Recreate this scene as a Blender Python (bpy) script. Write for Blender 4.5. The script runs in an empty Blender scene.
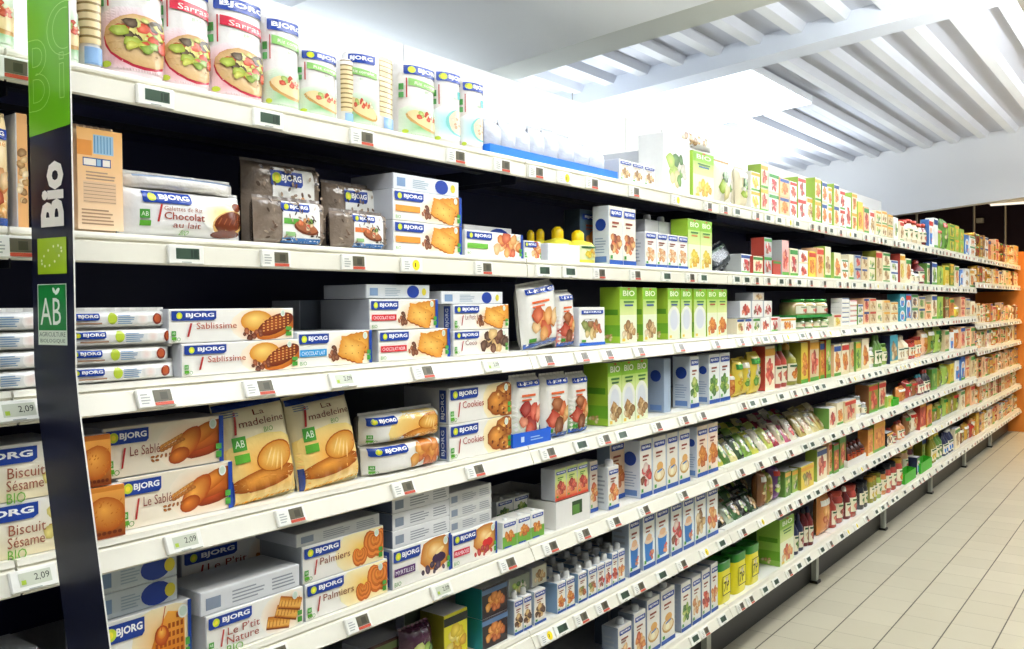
import bpy, math, random
from mathutils import Vector, Matrix
C = bpy.context.scene.collection
PI = math.pi
# ------------------------------------------------------------------ camera and shelf geometry (metres)
F = 890.0
TH = math.atan(668.0/F)
PITCH = -math.atan(18.8/F)
ROLL = 0.0085
EYE = Vector((0, 0, 1.45))
D = 1.414                                    # distance of the shelf fronts from the camera line
_f = Vector((math.cos(TH)*math.cos(PITCH), math.sin(TH)*math.cos(PITCH), math.sin(PITCH)))
_r0 = Vector((math.sin(TH), -math.cos(TH), 0))
_u0 = _r0.cross(_f)
_r = (_r0*math.cos(ROLL) - _u0*math.sin(ROLL)).normalized()
_u = _r.cross(_f).normalized()

def ray(px, py):
    return (_f*F + _r*(px-512.0) - _u*(py-324.5)).normalized()
def on_y(px, py, Y):
    d = ray(px, py); return EYE + d*((Y-EYE.y)/d.y)
def x_at(px, Y, z):                          # X of the point on the line (Y, z) seen in column px
    k = (px-512.0)/F; b = Vector((0, Y, z))-EYE
    return (k*b.dot(_f)-b.dot(_r))/(_r.x-k*_f.x)
def project(P):
    v = Vector(P)-EYE; t = v.dot(_f)
    return 512+F*v.dot(_r)/t, 324.5-F*v.dot(_u)/t

# ------------------------------------------------------------------ materials
def lin(h):
    if isinstance(h, str):
        h = h.lstrip('#'); c = [int(h[i:i+2], 16)/255 for i in (0, 2, 4)]
    else: c = list(h)[:3]
    return tuple((x/12.92 if x <= .04045 else ((x+.055)/1.055)**2.4) for x in c)
def mixc(a, b, t):
    A = [int(a[i:i+2], 16) for i in (1, 3, 5)]; Bc = [int(b[i:i+2], 16) for i in (1, 3, 5)]
    return '#%02x%02x%02x' % tuple(int(x+(y-x)*t) for x, y in zip(A, Bc))
MATS = {}
def pmat(name, rough=.5, spec=.5, metal=0., bump=0., bscale=60., trans=0., var=.06, col=None, coat=0.):
    if name in MATS: return MATS[name]
    m = bpy.data.materials.new(name); m.use_nodes = True
    nt = m.node_tree; b = nt.nodes['Principled BSDF']
    b.inputs['Roughness'].default_value = rough; b.inputs['Metallic'].default_value = metal
    b.inputs['Specular IOR Level'].default_value = spec
    b.inputs['Transmission Weight'].default_value = trans
    b.inputs['Coat Weight'].default_value = coat; b.inputs['Coat Roughness'].default_value = .15
    tc = nt.nodes.new('ShaderNodeTexCoord')
    n = nt.nodes.new('ShaderNodeTexNoise'); n.inputs['Scale'].default_value = bscale; n.inputs['Detail'].default_value = 3
    nt.links.new(tc.outputs['Object'], n.inputs['Vector'])
    mr = nt.nodes.new('ShaderNodeMapRange'); mr.inputs['To Min'].default_value = 1-var; mr.inputs['To Max'].default_value = 1+var
    nt.links.new(n.outputs['Fac'], mr.inputs['Value'])
    vm = nt.nodes.new('ShaderNodeVectorMath'); vm.operation = 'SCALE'
    nt.links.new(mr.outputs['Result'], vm.inputs['Scale'])
    if col is None:
        at = nt.nodes.new('ShaderNodeAttribute'); at.attribute_name = 'Col'
        nt.links.new(at.outputs['Color'], vm.inputs[0])
    else:
        vm.inputs[0].default_value = lin(col)
    nt.links.new(vm.outputs['Vector'], b.inputs['Base Color'])
    if bump:
        bp = nt.nodes.new('ShaderNodeBump'); bp.inputs['Strength'].default_value = bump; bp.inputs['Distance'].default_value = .004
        nt.links.new(n.outputs['Fac'], bp.inputs['Height']); nt.links.new(bp.outputs['Normal'], b.inputs['Normal'])
    MATS[name] = m; return m
PAPER = pmat('printed_card', .42, .35, var=.03)
FILM = pmat('glossy_film', .22, .6, bump=.45, bscale=38., var=.04)
FOIL = pmat('crinkled_film', .16, .9, bump=1.0, bscale=55., var=.10)
PLAST = pmat('moulded_plastic', .3, .5, var=.02)
METAL = pmat('painted_steel', .4, .5, var=.03, bscale=8.)
LID = pmat('tinplate_lid', .25, .6, metal=.6, var=.03)
GLASSY = pmat('glass_jar', .06, .9, var=.05, coat=.6)
CLEAR = pmat('clear_plastic', .12, .6, trans=.75, var=.02, bump=.3)
def emat(name, col, s):
    m = bpy.data.materials.new(name); m.use_nodes = True; nt = m.node_tree
    nt.nodes.remove(nt.nodes['Principled BSDF']); e = nt.nodes.new('ShaderNodeEmission')
    e.inputs['Color'].default_value = (*lin(col), 1); e.inputs['Strength'].default_value = s
    nt.links.new(e.outputs[0], nt.nodes['Material Output'].inputs[0]); return m

# ------------------------------------------------------------------ mesh collector
class G:
    def __init__(s): s.v = []; s.f = []; s.c = []; s.sm = []
    def poly(s, pts, col, smooth=False):
        i = len(s.v); s.v += [tuple(p) for p in pts]; s.f.append(tuple(range(i, i+len(pts))))
        if isinstance(col, list): s.c.append([lin(c) if isinstance(c, str) else c for c in col])
        else:
            c = lin(col) if isinstance(col, str) else col; s.c.append([c]*len(pts))
        s.sm.append(smooth)
    def grid(s, rows, col, smooth=True, wrap=False, colf=None):
        base = len(s.v); n = len(rows[0])
        for r in rows: s.v += [tuple(p) for p in r]
        cc = lin(col) if isinstance(col, str) else col
        for i in range(len(rows)-1):
            for j in range(n if wrap else n-1):
                j2 = (j+1) % n
                s.f.append((base+i*n+j, base+i*n+j2, base+(i+1)*n+j2, base+(i+1)*n+j))
                k = cc if colf is None else lin(colf(i, j)); s.c.append([k]*4); s.sm.append(smooth)
    def cap(s, ring, col, flip=False, smooth=False):
        r = list(ring); r = r[::-1] if flip else r; s.poly(r, col, smooth)
    def box(s, x0, y0, z0, x1, y1, z1, col, cols=None):
        c = cols or {}
        p = lambda a, b, e: (x1 if a else x0, y1 if b else y0, z1 if e else z0)
        s.poly([p(0,0,0), p(1,0,0), p(1,0,1), p(0,0,1)], c.get('f', col))
        s.poly([p(1,1,0), p(0,1,0), p(0,1,1), p(1,1,1)], c.get('b', col))
        s.poly([p(0,1,0), p(0,0,0), p(0,0,1), p(0,1,1)], c.get('l', col))
        s.poly([p(1,0,0), p(1,1,0), p(1,1,1), p(1,0,1)], c.get('r', col))
        s.poly([p(0,0,1), p(1,0,1), p(1,1,1), p(0,1,1)], c.get('t', col))
        s.poly([p(0,1,0), p(1,1,0), p(1,0,0), p(0,0,0)], c.get('u', col))
    def rbox(s, w, d, h, r, col, cols=None, x=0, y=0, z=0):
        # box with small chamfers on every edge; per-side colours
        c = cols or {}; r = min(r, w*.2, d*.2, h*.2)
        def ring(i, zz):
            return [(x+i, y+r, zz), (x+r, y+i, zz), (x+w-r, y+i, zz), (x+w-i, y+r, zz),
                    (x+w-i, y+d-r, zz), (x+w-r, y+d-i, zz), (x+r, y+d-i, zz), (x+i, y+d-r, zz)]
        R = [ring(r, z), ring(0, z+r), ring(0, z+h-r), ring(r, z+h)]
        side = ['l', 'f', 'f', 'r', 'r', 'b', 'b', 'l']
        for i in range(3):
            for j in range(8):
                k = side[j]
                s.poly([R[i][j], R[i][(j+1) % 8], R[i+1][(j+1) % 8], R[i+1][j]], c.get(k, col))
        s.poly(R[3], c.get('t', col)); s.poly(R[0][::-1], c.get('u', col))
    def lathe(s, prof, col, cx=0, cy=0, n=20, sx=1, sy=1, colf=None):
        rows = [[(cx+math.cos(2*PI*j/n)*r*sx, cy+math.sin(2*PI*j/n)*r*sy, z) for j in range(n)] for r, z in prof]
        s.grid(rows, col, True, True, colf)
        if prof[-1][0] > 1e-5: s.cap(rows[-1], col if colf is None else colf(len(prof)-2, 0))
        if prof[0][0] > 1e-5: s.cap(rows[0], col if colf is None else colf(0, 0), True)
    def prism(s, prof, x0, x1, col, colf=None):       # profile in (y,z), extruded along X
        n = len(prof)
        for i in range(n):
            a, b = prof[i], prof[(i+1) % n]
            s.poly([(x0, a[0], a[1]), (x0, b[0], b[1]), (x1, b[0], b[1]), (x1, a[0], a[1])], col if colf is None else colf(i))
        s.poly([(x0, a, b) for a, b in prof][::-1], col); s.poly([(x1, a, b) for a, b in prof], col)
    def build(s, name, mat, parent=None, loc=None):
        me = bpy.data.meshes.new(name); me.from_pydata(s.v, [], s.f)
        ca = me.color_attributes.new('Col', 'FLOAT_COLOR', 'CORNER')
        buf = []
        for cs in s.c:
            for c in cs: buf += [c[0], c[1], c[2], 1.0]
        ca.data.foreach_set('color', buf)
        me.polygons.foreach_set('use_smooth', s.sm)
        me.materials.append(mat); me.update()
        o = bpy.data.objects.new(name, me); C.objects.link(o)
        if parent: o.parent = parent
        if loc is not None: o.location = loc
        return o

def empty(name, loc=(0, 0, 0)):
    o = bpy.data.objects.new(name, None); C.objects.link(o); o.location = loc; o.empty_display_size = .05; return o
def tag(o, label, cat, group=None, kind=None):
    if label: o['label'] = label
    if cat: o['category'] = cat
    if group: o['group'] = group
    if kind: o['kind'] = kind
    return o
KIDS = {}
def kids(o): return KIDS.setdefault(o.as_pointer(), [])
def copy_tree(o, parent=None):
    c = o.copy(); C.objects.link(c)
    if parent: c.parent = parent
    for ch in kids(o): k = copy_tree(ch, c); kids(c).append(k)
    return c

# ------------------------------------------------------------------ lettering
_GL = {}
def glyph(s, bold=.0):
    k = (s, bold)
    if k in _GL: return _GL[k]
    cu = bpy.data.curves.new('lettering', 'FONT'); cu.body = s; cu.size = 1; cu.resolution_u = 2; cu.offset = bold
    cu.dimensions = '2D'; cu.fill_mode = 'BOTH'
    ob = bpy.data.objects.new('lettering', cu)
    me = bpy.data.meshes.new_from_object(ob)
    me.calc_loop_triangles()
    P = [(v.co.x, v.co.y) for v in me.vertices]
    T = []
    for t in me.loop_triangles:
        a, b, c = [P[i] for i in t.vertices]
        ar = (b[0]-a[0])*(c[1]-a[1])-(c[0]-a[0])*(b[1]-a[1])
        if abs(ar) < 1e-9: continue
        T.append((a, b, c) if ar > 0 else (a, c, b))
    x0 = min(p[0] for p in P); x1 = max(p[0] for p in P); y0 = min(p[1] for p in P); y1 = max(p[1] for p in P)
    _GL[k] = (T, x0, x1, y0, y1)
    bpy.data.objects.remove(ob); bpy.data.curves.remove(cu); bpy.data.meshes.remove(me)
    return _GL[k]

class Art:
    """flat print laid on a surface: surf(x, y, off) -> local point"""
    def __init__(s, surf, w, h, L=None, base=.0003): s.surf = surf; s.w = w; s.h = h; s.L = L; s.g = G(); s.off = base; s.rng = random.Random(7); s.inc = .00002 if L is None else min(.0003, max(.00005, L*L*2.6))
    def _emit(s, pts, col):
        s.off += s.inc
        if s.L is None:
            s.g.poly([s.surf(x, y, s.off) for x, y in pts], col); return
        cl = col if isinstance(col, list) else [col]*len(pts)
        cl = [lin(c) if isinstance(c, str) else c for c in cl]
        for i in range(1, len(pts)-1):
            s._tri([pts[0], pts[i], pts[i+1]], [cl[0], cl[i], cl[i+1]], 0)
    def _tri(s, p, c, dep):
        e = [math.dist(p[0], p[1]), math.dist(p[1], p[2]), math.dist(p[2], p[0])]
        m = max(e)
        if m <= s.L or dep > 9: s.g.poly([s.surf(x, y, s.off) for x, y in p], list(c)); return
        i = e.index(m); j = (i+1) % 3; k = (i+2) % 3
        mp = ((p[i][0]+p[j][0])/2, (p[i][1]+p[j][1])/2); mc = tuple((a+b)/2 for a, b in zip(c[i], c[j]))
        s._tri([p[i], mp, p[k]], [c[i], mc, c[k]], dep+1); s._tri([mp, p[j], p[k]], [mc, c[j], c[k]], dep+1)
    def clampp(s, pts):
        return [(min(max(x, s.w*.004), s.w*.996), min(max(y, s.h*.004), s.h*.996)) for x, y in pts]
    def poly(s, pts, col): s._emit(s.clampp(pts), col)
    def rect(s, x, y, w, h, col, rot=0):
        pts = [(x, y), (x+w, y), (x+w, y+h), (x, y+h)]
        if rot:
            cx, cy = x+w/2, y+h/2; ca, sa = math.cos(rot), math.sin(rot)
            pts = [(cx+(a-cx)*ca-(b-cy)*sa, cy+(a-cx)*sa+(b-cy)*ca) for a, b in pts]
        s.poly(pts, col)
    def ell(s, cx, cy, rx, ry, col, rot=0, n=14, jit=0.):
        ca, sa = math.cos(rot), math.sin(rot); pts = []
        for i in range(n):
            t = 2*PI*i/n; q = 1+s.rng.uniform(-jit, jit)
            a, b = rx*math.cos(t)*q, ry*math.sin(t)*q; pts.append((cx+a*ca-b*sa, cy+a*sa+b*ca))
        s.poly(pts, col)
    def gel(s, cx, cy, rx, ry, cin, cout, rot=0, n=14, jit=0., hx=-.2, hy=.25):
        s.off += s.inc; ci, co = lin(cin), lin(cout); ca, sa = math.cos(rot), math.sin(rot)
        def T(a, b): return (cx+a*ca-b*sa, cy+a*sa+b*ca)
        P = [];
        for i in range(n):
            t = 2*PI*i/n; q = 1+s.rng.uniform(-jit, jit); P.append(T(rx*math.cos(t)*q, ry*math.sin(t)*q))
        P = s.clampp(P); c0 = s.clampp([T(rx*hx, ry*hy)])[0]
        for i in range(n):
            q = [c0, P[i], P[(i+1) % n]]
            if s.L: s._tri(q, [ci, co, co], 5)
            else: s.g.poly([s.surf(x, y, s.off) for x, y in q], [ci, co, co])
    def glow(s, cx, cy, rx, ry, cin, cout, n=16):
        s.off += s.inc; ci, co = lin(cin), lin(cout)
        P = [(cx+rx*math.cos(2*PI*i/n), cy+ry*math.sin(2*PI*i/n)) for i in range(n)]
        P = s.clampp(P); c0 = s.clampp([(cx, cy)])[0]
        for i in range(n):
            q = [c0, P[i], P[(i+1) % n]]
            if s.L: s._tri(q, [ci, co, co], 3)
            else: s.g.poly([s.surf(x, y, s.off) for x, y in q], [ci, co, co])
    def grad(s, x, y, w, h, cb, ct):
        s._emit(s.clampp([(x, y), (x+w, y), (x+w, y+h), (x, y+h)]), [lin(cb), lin(cb), lin(ct), lin(ct)])
    def text(s, t, x, y, h, col, w=None, rot=0., bold=.0, shear=0.):
        if not t.strip(): return
        T, x0, x1, y0, y1 = glyph(t, bold)
        sy = h/(y1-y0); sx = sy if w is None else w/(x1-x0)
        c = lin(col); s.off += s.inc; ca, sa = math.cos(rot), math.sin(rot)
        for tr in T:
            q = []
            for a, b in tr:
                a, b = (a-x0)*sx, (b-y0)*sy; a += b*shear; q.append((x+a*ca-b*sa, y+a*sa+b*ca))
            if s.L: s._tri(q, [c]*3, 6)
            else: s.g.poly([s.surf(a, b, s.off) for a, b in q], c)
    def lines(s, x, y, w, h, n, col, seed=1):          # small unreadable print as rules
        r = random.Random(seed)
        for i in range(n):
            yy = y+h*(n-1-i)/n; ww = w*r.uniform(.65, 1)
            s.rect(x, yy, ww, h/n*.42, col)
    # ---- standard marks
    def logo(s, x, y, w, h, dot=True):
        s.poly([(x, y+h*.12), (x+w*.03, y), (x+w*.94, y), (x+w, y+h*.2), (x+w, y+h), (x, y+h)], '#1c3f98')
        if dot:
            s.ell(x+w*.17, y+h*.5, h*.36, h*.36, '#c9d836'); s.ell(x+w*.17, y+h*.5, h*.17, h*.2, '#f2e23c', n=8)
            s.text('BJORG', x+w*.31, y+h*.22, h*.56, '#ffffff', w=w*.64, bold=.035)
        else: s.text('BJORG', x+w*.1, y+h*.22, h*.56, '#ffffff', w=w*.8, bold=.035)
    def ab(s, x, y, q, two=True):
        s.rect(x, y, q, q, '#4fa03c'); s.text('AB', x+q*.15, y+q*.25, q*.5, '#eaf5dd', w=q*.7)
        if two: s.rect(x, y-q*.85, q*1.1, q*.62, '#62ad35')
    def cluster(s, cx, cy, rx, ry, cols, n=12, size=.34, jit=.2):
        m = math.sqrt(min(rx, ry)*(rx+ry)/2); s.rng.shuffle(cols := list(cols))
        for i in range(n):
            t = 2.4*i+s.rng.uniform(-.5, .5); q = math.sqrt((i+.5)/n)*.82
            a = size*s.rng.uniform(.65, 1.2)*m; c_ = cols[i % len(cols)]
            s.gel(cx+rx*q*math.cos(t), cy+ry*q*math.sin(t), a, a*s.rng.uniform(.7, 1), mixc(c_, '#fff2d0', .3), mixc(c_, '#2a1208', .2), rot=s.rng.uniform(0, PI), n=9, jit=jit)
    def done(s, name, mat, parent):
        if not s.g.f: return None
        o = s.g.build(name, mat, parent); kids(parent).append(o); return o

# ------------------------------------------------------------------ printed food pictures
def p_biscuits(a, cx, cy, rx, ry):                       # rectangular butter biscuits, scalloped
    a.glow(cx, cy-ry*.2, rx*1.3, ry*1.2, '#f0a63c', '#fbf3df')
    for k, (dx, dy, ro, c1, c2, c3) in enumerate([(.4, .3, .12, '#a85a18', '#f2b64e', '#cf8128'), (-.0, -.1, -.3, '#9a4c12', '#f8cc6a', '#d98c2c')]):
        x, y = cx+rx*dx, cy+ry*dy; w, h = rx*1.3, ry*1.35
        for ox, oy, sc_, ci, co in ((0, -ry*.1, 1, c1, c1), (0, 0, 1, c2, c3)):
            ca, sa = math.cos(ro), math.sin(ro); pts = []; n = 36; a.off += a.inc
            for i in range(n):
                t = 2*PI*i/n; m = max(abs(math.cos(t)), abs(math.sin(t))); sc = 1+.045*math.cos(i*PI)
                u, v = w/2*math.cos(t)/m*sc, h/2*math.sin(t)/m*sc; pts.append((x+ox+u*ca-v*sa, y+oy+u*sa+v*ca))
            pts = a.clampp(pts); c0 = a.clampp([(x, y+oy)])[0]
            for i in range(n):
                q = [c0, pts[i], pts[(i+1) % n]]
                if a.L: a._tri(q, [lin(ci), lin(co), lin(co)], 5)
                else: a.g.poly([a.surf(u, v, a.off) for u, v in q], [lin(ci), lin(co), lin(co)])
        for i in range(3):
            for j in range(2): a.ell(x+w*(i-1)*.25, y+h*(j-.5)*.35, w*.02, h*.03, '#a9621d', n=6)
    a.cluster(cx-rx*.95, cy-ry*.3, rx*.3, ry*.5, ['#5b2715', '#7c3c1e', '#a85a30'], 7, .5)
def p_sable(a, cx, cy, rx, ry):                          # golden finger biscuits and wheat
    a.glow(cx+rx*.2, cy, rx*1.4, ry*1.3, '#f0b068', '#f6e9d2')
    for dx, dy, ro, ci, co in ((.5, -.25, .2, '#c8501c', '#7c2c10'), (.6, .15, .3, '#e07a2a', '#98400f'), (.25, .35, .42, '#f2a040', '#b5560f')):
        a.gel(cx+rx*dx, cy+ry*dy, rx*.82, ry*.36, ci, co, rot=ro, jit=.03, n=16)
    a.gel(cx-rx*.22, cy-ry*.02, rx*.66, ry*.5, '#f7b04a', '#b2480e', rot=.75, jit=.03, n=18)
    a.gel(cx-rx*.45, cy-ry*.45, rx*.36, ry*.34, '#e58530', '#9a3c0c', rot=.3, n=14)
    for i in range(7):
        a.gel(cx-rx*1.0+rx*.1*i, cy+ry*(.05+.06*i), rx*.1, ry*.08, '#e0a04c', '#b4702c', rot=.6, n=7); a.gel(cx-rx*1.0+rx*.11*i, cy-ry*(.12-.06*i), rx*.1, ry*.08, '#cf8440', '#9c5a20', rot=-.1, n=7)
    for i in range(7): a.gel(cx-rx*1.3+rx*.14*(i % 5), cy-ry*(.35+.16*(i//5)), rx*.07, ry*.06, '#c47a34', '#8a4a18', rot=.5*i, n=6)
def p_glaze(a, cx, cy, rx, ry):                          # glazed fluted biscuit filling the face
    a.grad(cx-rx*1.6, cy-ry*1.6, rx*3.2, ry*3.2, '#8c3a10', '#f0a548')
    a.gel(cx+rx*.1, cy+ry*.15, rx*1.25, ry*1.1, '#f4ac4a', '#b9560f', rot=-.25, n=18, jit=.03)
    for i in range(22): a.gel(cx+rx*a.rng.uniform(-.9, 1.1), cy+ry*a.rng.uniform(-.7, 1), rx*.12, ry*.05, '#b55a14', '#d98428', rot=a.rng.uniform(.4, 1.6), n=6)
    for i in range(7): a.ell(cx-rx*1.1+rx*.34*i, cy-ry*1.05, rx*.15, ry*.12, '#6f2c0c', n=8)
def p_sablissime(a, cx, cy, rx, ry):
    a.glow(cx, cy, rx*1.4, ry*1.3, '#f0932c', '#fdf0d8')
    a.gel(cx-rx*.4, cy+ry*.25, rx*.62, ry*.72, '#fbd878', '#d98a24', n=18)
    a.gel(cx+rx*.35, cy-ry*.2, rx*.85, ry*.72, '#f0a03c', '#b55a14', rot=.3, n=18); a.gel(cx+rx*.33, cy+ry*.02, rx*.74, ry*.62, '#a8501f', '#6c2410', rot=.35, n=18)
    for i in range(7):
        for j in range(5): a.ell(cx+rx*(-.15+.16*i), cy+ry*(-.42+.19*j+.05*i), rx*.045, ry*.055, '#e8a55c', n=6)
    a.cluster(cx-rx*.6, cy-ry*.6, rx*.5, ry*.35, ['#7c2f18', '#a44a25', '#5c1f10'], 9, .4)
def p_cookie(a, cx, cy, rx, ry):
    a.glow(cx, cy, rx*1.5, ry*1.4, '#f6b82a', '#fdf0c4')
    for dx, dy, s in ((.45, .4, .85), (-.2, -.15, .9), (.55, -.6, .7)):
        a.gel(cx+rx*dx, cy+ry*dy, rx*s, ry*s*.85, '#eaa248', '#8c4212', n=18, jit=.07)
        for i in range(14): a.ell(cx+rx*dx+rx*s*a.rng.uniform(-.7, .7), cy+ry*dy+ry*s*a.rng.uniform(-.6, .6), rx*.1, ry*.08, a.rng.choice(['#5a2410', '#f2c678', '#7f3814', '#b86a28']), n=7, jit=.3)
def p_palmier(a, cx, cy, rx, ry):
    a.glow(cx-rx*.2, cy, rx*1.9, ry*1.5, '#f9c010', '#fdf0c0')
    for dx, dy, s in ((.45, .12, 1.1), (-.55, -.42, .7)):
        x, y = cx+rx*dx, cy+ry*dy
        for k in range(6):
            q = s*(1-.15*k); ci, co = ('#f9b04c', '#b9500f') if k % 2 == 0 else ('#c8641c', '#e8893a')
            a.gel(x-rx*.26*q, y+ry*.05*k, rx*.44*q, ry*.82*q, ci, co, rot=.25, n=14); a.gel(x+rx*.26*q, y+ry*.05*k, rx*.42*q, ry*.8*q, ci, co, rot=-.3, n=14)
def p_waffle(a, cx, cy, rx, ry):
    a.glow(cx, cy, rx*1.5, ry*1.4, '#f6ac2c', '#fdeec4')
    pts = [(cx-rx, cy-ry), (cx+rx, cy-ry), (cx+rx, cy+ry*.75), (cx+rx*.2, cy+ry*.9), (cx-rx*.4, cy+ry*.2)]
    a.poly(pts, ['#c96a14', '#e07c1c', '#f0a238', '#f4ac44', '#e58a24'])
    for i in range(9):
        for j in range(6):
            x = cx-rx*.8+rx*.2*i; y = cy-ry*.85+ry*.29*j
            if y < cy-ry*.2+(x-cx)*.8*ry/rx+ry*.4: a.rect(x, y, rx*.12, ry*.17, '#a5480c')
    a.gel(cx-rx*.1, cy+ry*.15, rx*.34, ry*.34, '#f08a30', '#b03c10'); a.gel(cx-rx*.1, cy+ry*.24, rx*.2, ry*.2, '#fbc45a', '#e07a20')
    a.rect(cx-rx*.05, cy+ry*.3, rx*.04, ry*.8, '#c7481f', rot=-.2)
def p_nature(a, cx, cy, rx, ry):
    a.glow(cx, cy, rx*1.3, ry*1.2, '#e8a040', '#fbf3e2')
    for dx, dy, ro in ((-.35, -.45, -.2), (.1, -.05, -.35), (.3, .4, -.3)):
        a.rect(cx+rx*(dx-.62), cy+ry*(dy-.36), rx*1.25, ry*.66, '#7c3a10', rot=ro); x0, y0, w_, h_ = cx+rx*(dx-.6), cy+ry*(dy-.28), rx*1.22, ry*.62
        for q in range(4): a.rect(x0, y0+h_*.25*q*.2, w_, h_*(1-.2*q), ['#b86a20', '#cf8630', '#dd9c40', '#e8ae54'][q], rot=ro)
        for i in range(6): a.rect(cx+rx*(dx-.5+.19*i), cy+ry*(dy-.18), rx*.04, ry*.42, '#b0661c', rot=ro)
def p_jam(fruit):
    def f(a, cx, cy, rx, ry):
        a.glow(cx, cy, rx*1.2, ry*1.1, '#f3b34b', '#fdf8ee')
        a.gel(cx+rx*.1, cy+ry*.25, rx*1.05, ry*.95, '#fbd07a', '#bf6c1c', n=18, jit=.07); a.gel(cx+rx*.05, cy+ry*.35, rx*.6, ry*.5, '#fde0a0', '#e09a40', n=14, jit=.06)
        a.ell(cx+rx*.25, cy-ry*.1, rx*.45, ry*.3, fruit[0], n=12); a.ell(cx+rx*.3, cy+ry*.3, rx*.3, ry*.12, '#fbdc9a', rot=.4)
        a.cluster(cx-rx*.15, cy-ry*.62, rx*1.0, ry*.3, fruit, 7, .5, .05)
    return f
def p_bread(a, cx, cy, rx, ry):
    a.ell(cx, cy-ry*.2, rx, ry*.55, '#6f3418', rot=-.2, jit=.05); a.ell(cx, cy-ry*.08, rx*.9, ry*.45, '#a4603a', rot=-.2, jit=.05)
    a.cluster(cx, cy+ry*.2, rx*.75, ry*.55, ['#e8703c', '#f3a55e', '#d8432c', '#f4d3a3', '#6da23a'], 12, .36)
def p_choctoast(a, cx, cy, rx, ry):
    a.glow(cx-rx*.2, cy+ry*.3, rx*1.2, ry*1.1, '#f2e36a', '#fbfaf4')
    a.ell(cx+rx*.1, cy-ry*.1, rx*.95, ry*.7, '#e3b66d', rot=.2, n=18); a.ell(cx+rx*.1, cy-ry*.05, rx*.86, ry*.6, '#6f3016', rot=.2, n=18, jit=.03)
    for i in range(4): a.rect(cx-rx*.5+rx*.28*i, cy-ry*.25, rx*.05, ry*.45, '#9a5229', rot=-.6)
    a.ell(cx-rx*.05, cy-ry*.75, rx*.8, ry*.22, '#6a2c15', rot=.05); a.ell(cx+rx*.5, cy+ry*.85, rx*.3, ry*.25, '#7d3519')
def p_madeleine(a, cx, cy, rx, ry):
    a.glow(cx-rx*.1, cy-ry*.3, rx*1.8, ry*1.6, '#f09a1c', '#f7dc8a')
    a.gel(cx-rx*.2, cy-ry*.55, rx*1.15, ry*.42, '#f0a440', '#9c480c', rot=.08, n=18)
    for ci, co, q in (('#c87420', '#a04c10', 1.), ('#fbd070', '#d08426', .93)):
        a.off += a.inc; pts = []
        for i in range(24):
            t = 2*PI*i/24; r_ = (1+.32*math.cos(t))*q; u = r_*math.cos(t)*rx*.72; v = r_*math.sin(t)*ry*.62
            pts.append((cx+rx*.1+u*.55-v*.8*rx/ry, cy+ry*.1-(u*.85*ry/rx+v*.5)*-1*.9))
        pts = a.clampp(pts); c0 = (cx+rx*.15, cy+ry*.25)
        for i in range(24):
            tr = [c0, pts[i], pts[(i+1) % 24]]
            if a.L: a._tri(tr, [lin(ci), lin(co), lin(co)], 5)
            else: a.g.poly([a.surf(x, y, a.off) for x, y in tr], [lin(ci), lin(co), lin(co)])
    a.off += a.inc
    for i in range(4): a.gel(cx+rx*(.0+.13*i), cy+ry*(.3-.1*i), rx*.035, ry*.42, '#fde6a8', '#f3bc58', rot=-.55+.12*i, n=8)
def p_ricecake(a, cx, cy, rx, ry):                        # round cake with diced vegetables
    a.glow(cx-rx*.1, cy-ry*.25, rx*1.6, ry*1.5, '#cf1f3c', '#ecdedd')
    a.ell(cx, cy-ry*.06, rx*1.04, ry*1.02, '#b8263c', rot=-.35, n=20); a.off += .0007; a.gel(cx, cy, rx, ry*.97, '#ecd6a8', '#c9a068', rot=-.35, n=20, jit=.02)
    for i in range(12):
        t = a.rng.uniform(0, 2*PI); q = math.sqrt(a.rng.random())*.9
        a.ell(cx+rx*q*math.cos(t), cy+ry*q*math.sin(t), rx*.05, ry*.04, a.rng.choice(['#c7a56a', '#efdcb4', '#a98451']), n=6)
    a.off += .0003
    a.cluster(cx+rx*.05, cy+ry*.22, rx*.86, ry*.7, ['#cfd64e', '#4c3a2a', '#d43a24', '#a8c23c', '#e8e07a', '#7fa832', '#e04a2e', '#dfe680', '#3a2c20', '#d43a24'], 34, .27, .25)
def p_ricegreen(a, cx, cy, rx, ry):
    a.glow(cx-rx*.1, cy-ry*.5, rx*1.6, ry*1.3, '#3f9a24', '#dfe9d4')
    a.ell(cx, cy-ry*.3, rx*.95, ry*.5, '#c99a55', rot=-.3, n=16, jit=.04); a.off += .0006; a.ell(cx, cy-ry*.18, rx*.92, ry*.46, '#e8cf98', rot=-.3, n=16, jit=.04)
    a.cluster(cx+rx*.05, cy+ry*.1, rx*.7, ry*.3, ['#d8442c', '#e05f3b', '#a8c860', '#cf3522', '#e7ecc8'], 14, .36)
def p_ricemint(a, cx, cy, rx, ry):
    a.glow(cx-rx*.3, cy, rx*1.3, ry*1.1, '#5cc0c4', '#f2f7f5')
    a.ell(cx+rx*.2, cy+ry*.1, rx*.8, ry*.85, '#7cc4bd', rot=-.3, n=18); a.ell(cx+rx*.28, cy+ry*.16, rx*.72, ry*.78, '#e6cdb0', rot=-.3, n=18, jit=.03)
    a.cluster(cx+rx*.2, cy+ry*.2, rx*.5, ry*.6, ['#d9b794', '#f2e3cf', '#cfa27b'], 10, .2)
def p_fill(cols, bg=None):
    def f(a, cx, cy, rx, ry):
        if a.L and a.L > .006: a.cluster(cx, cy, rx, ry, cols, 9, .5); return
        if bg: a.glow(cx, cy, rx*1.25, ry*1.2, bg, '#f6f1e4')
        a.cluster(cx, cy, rx, ry, cols, 15, .42)
    return f
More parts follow.
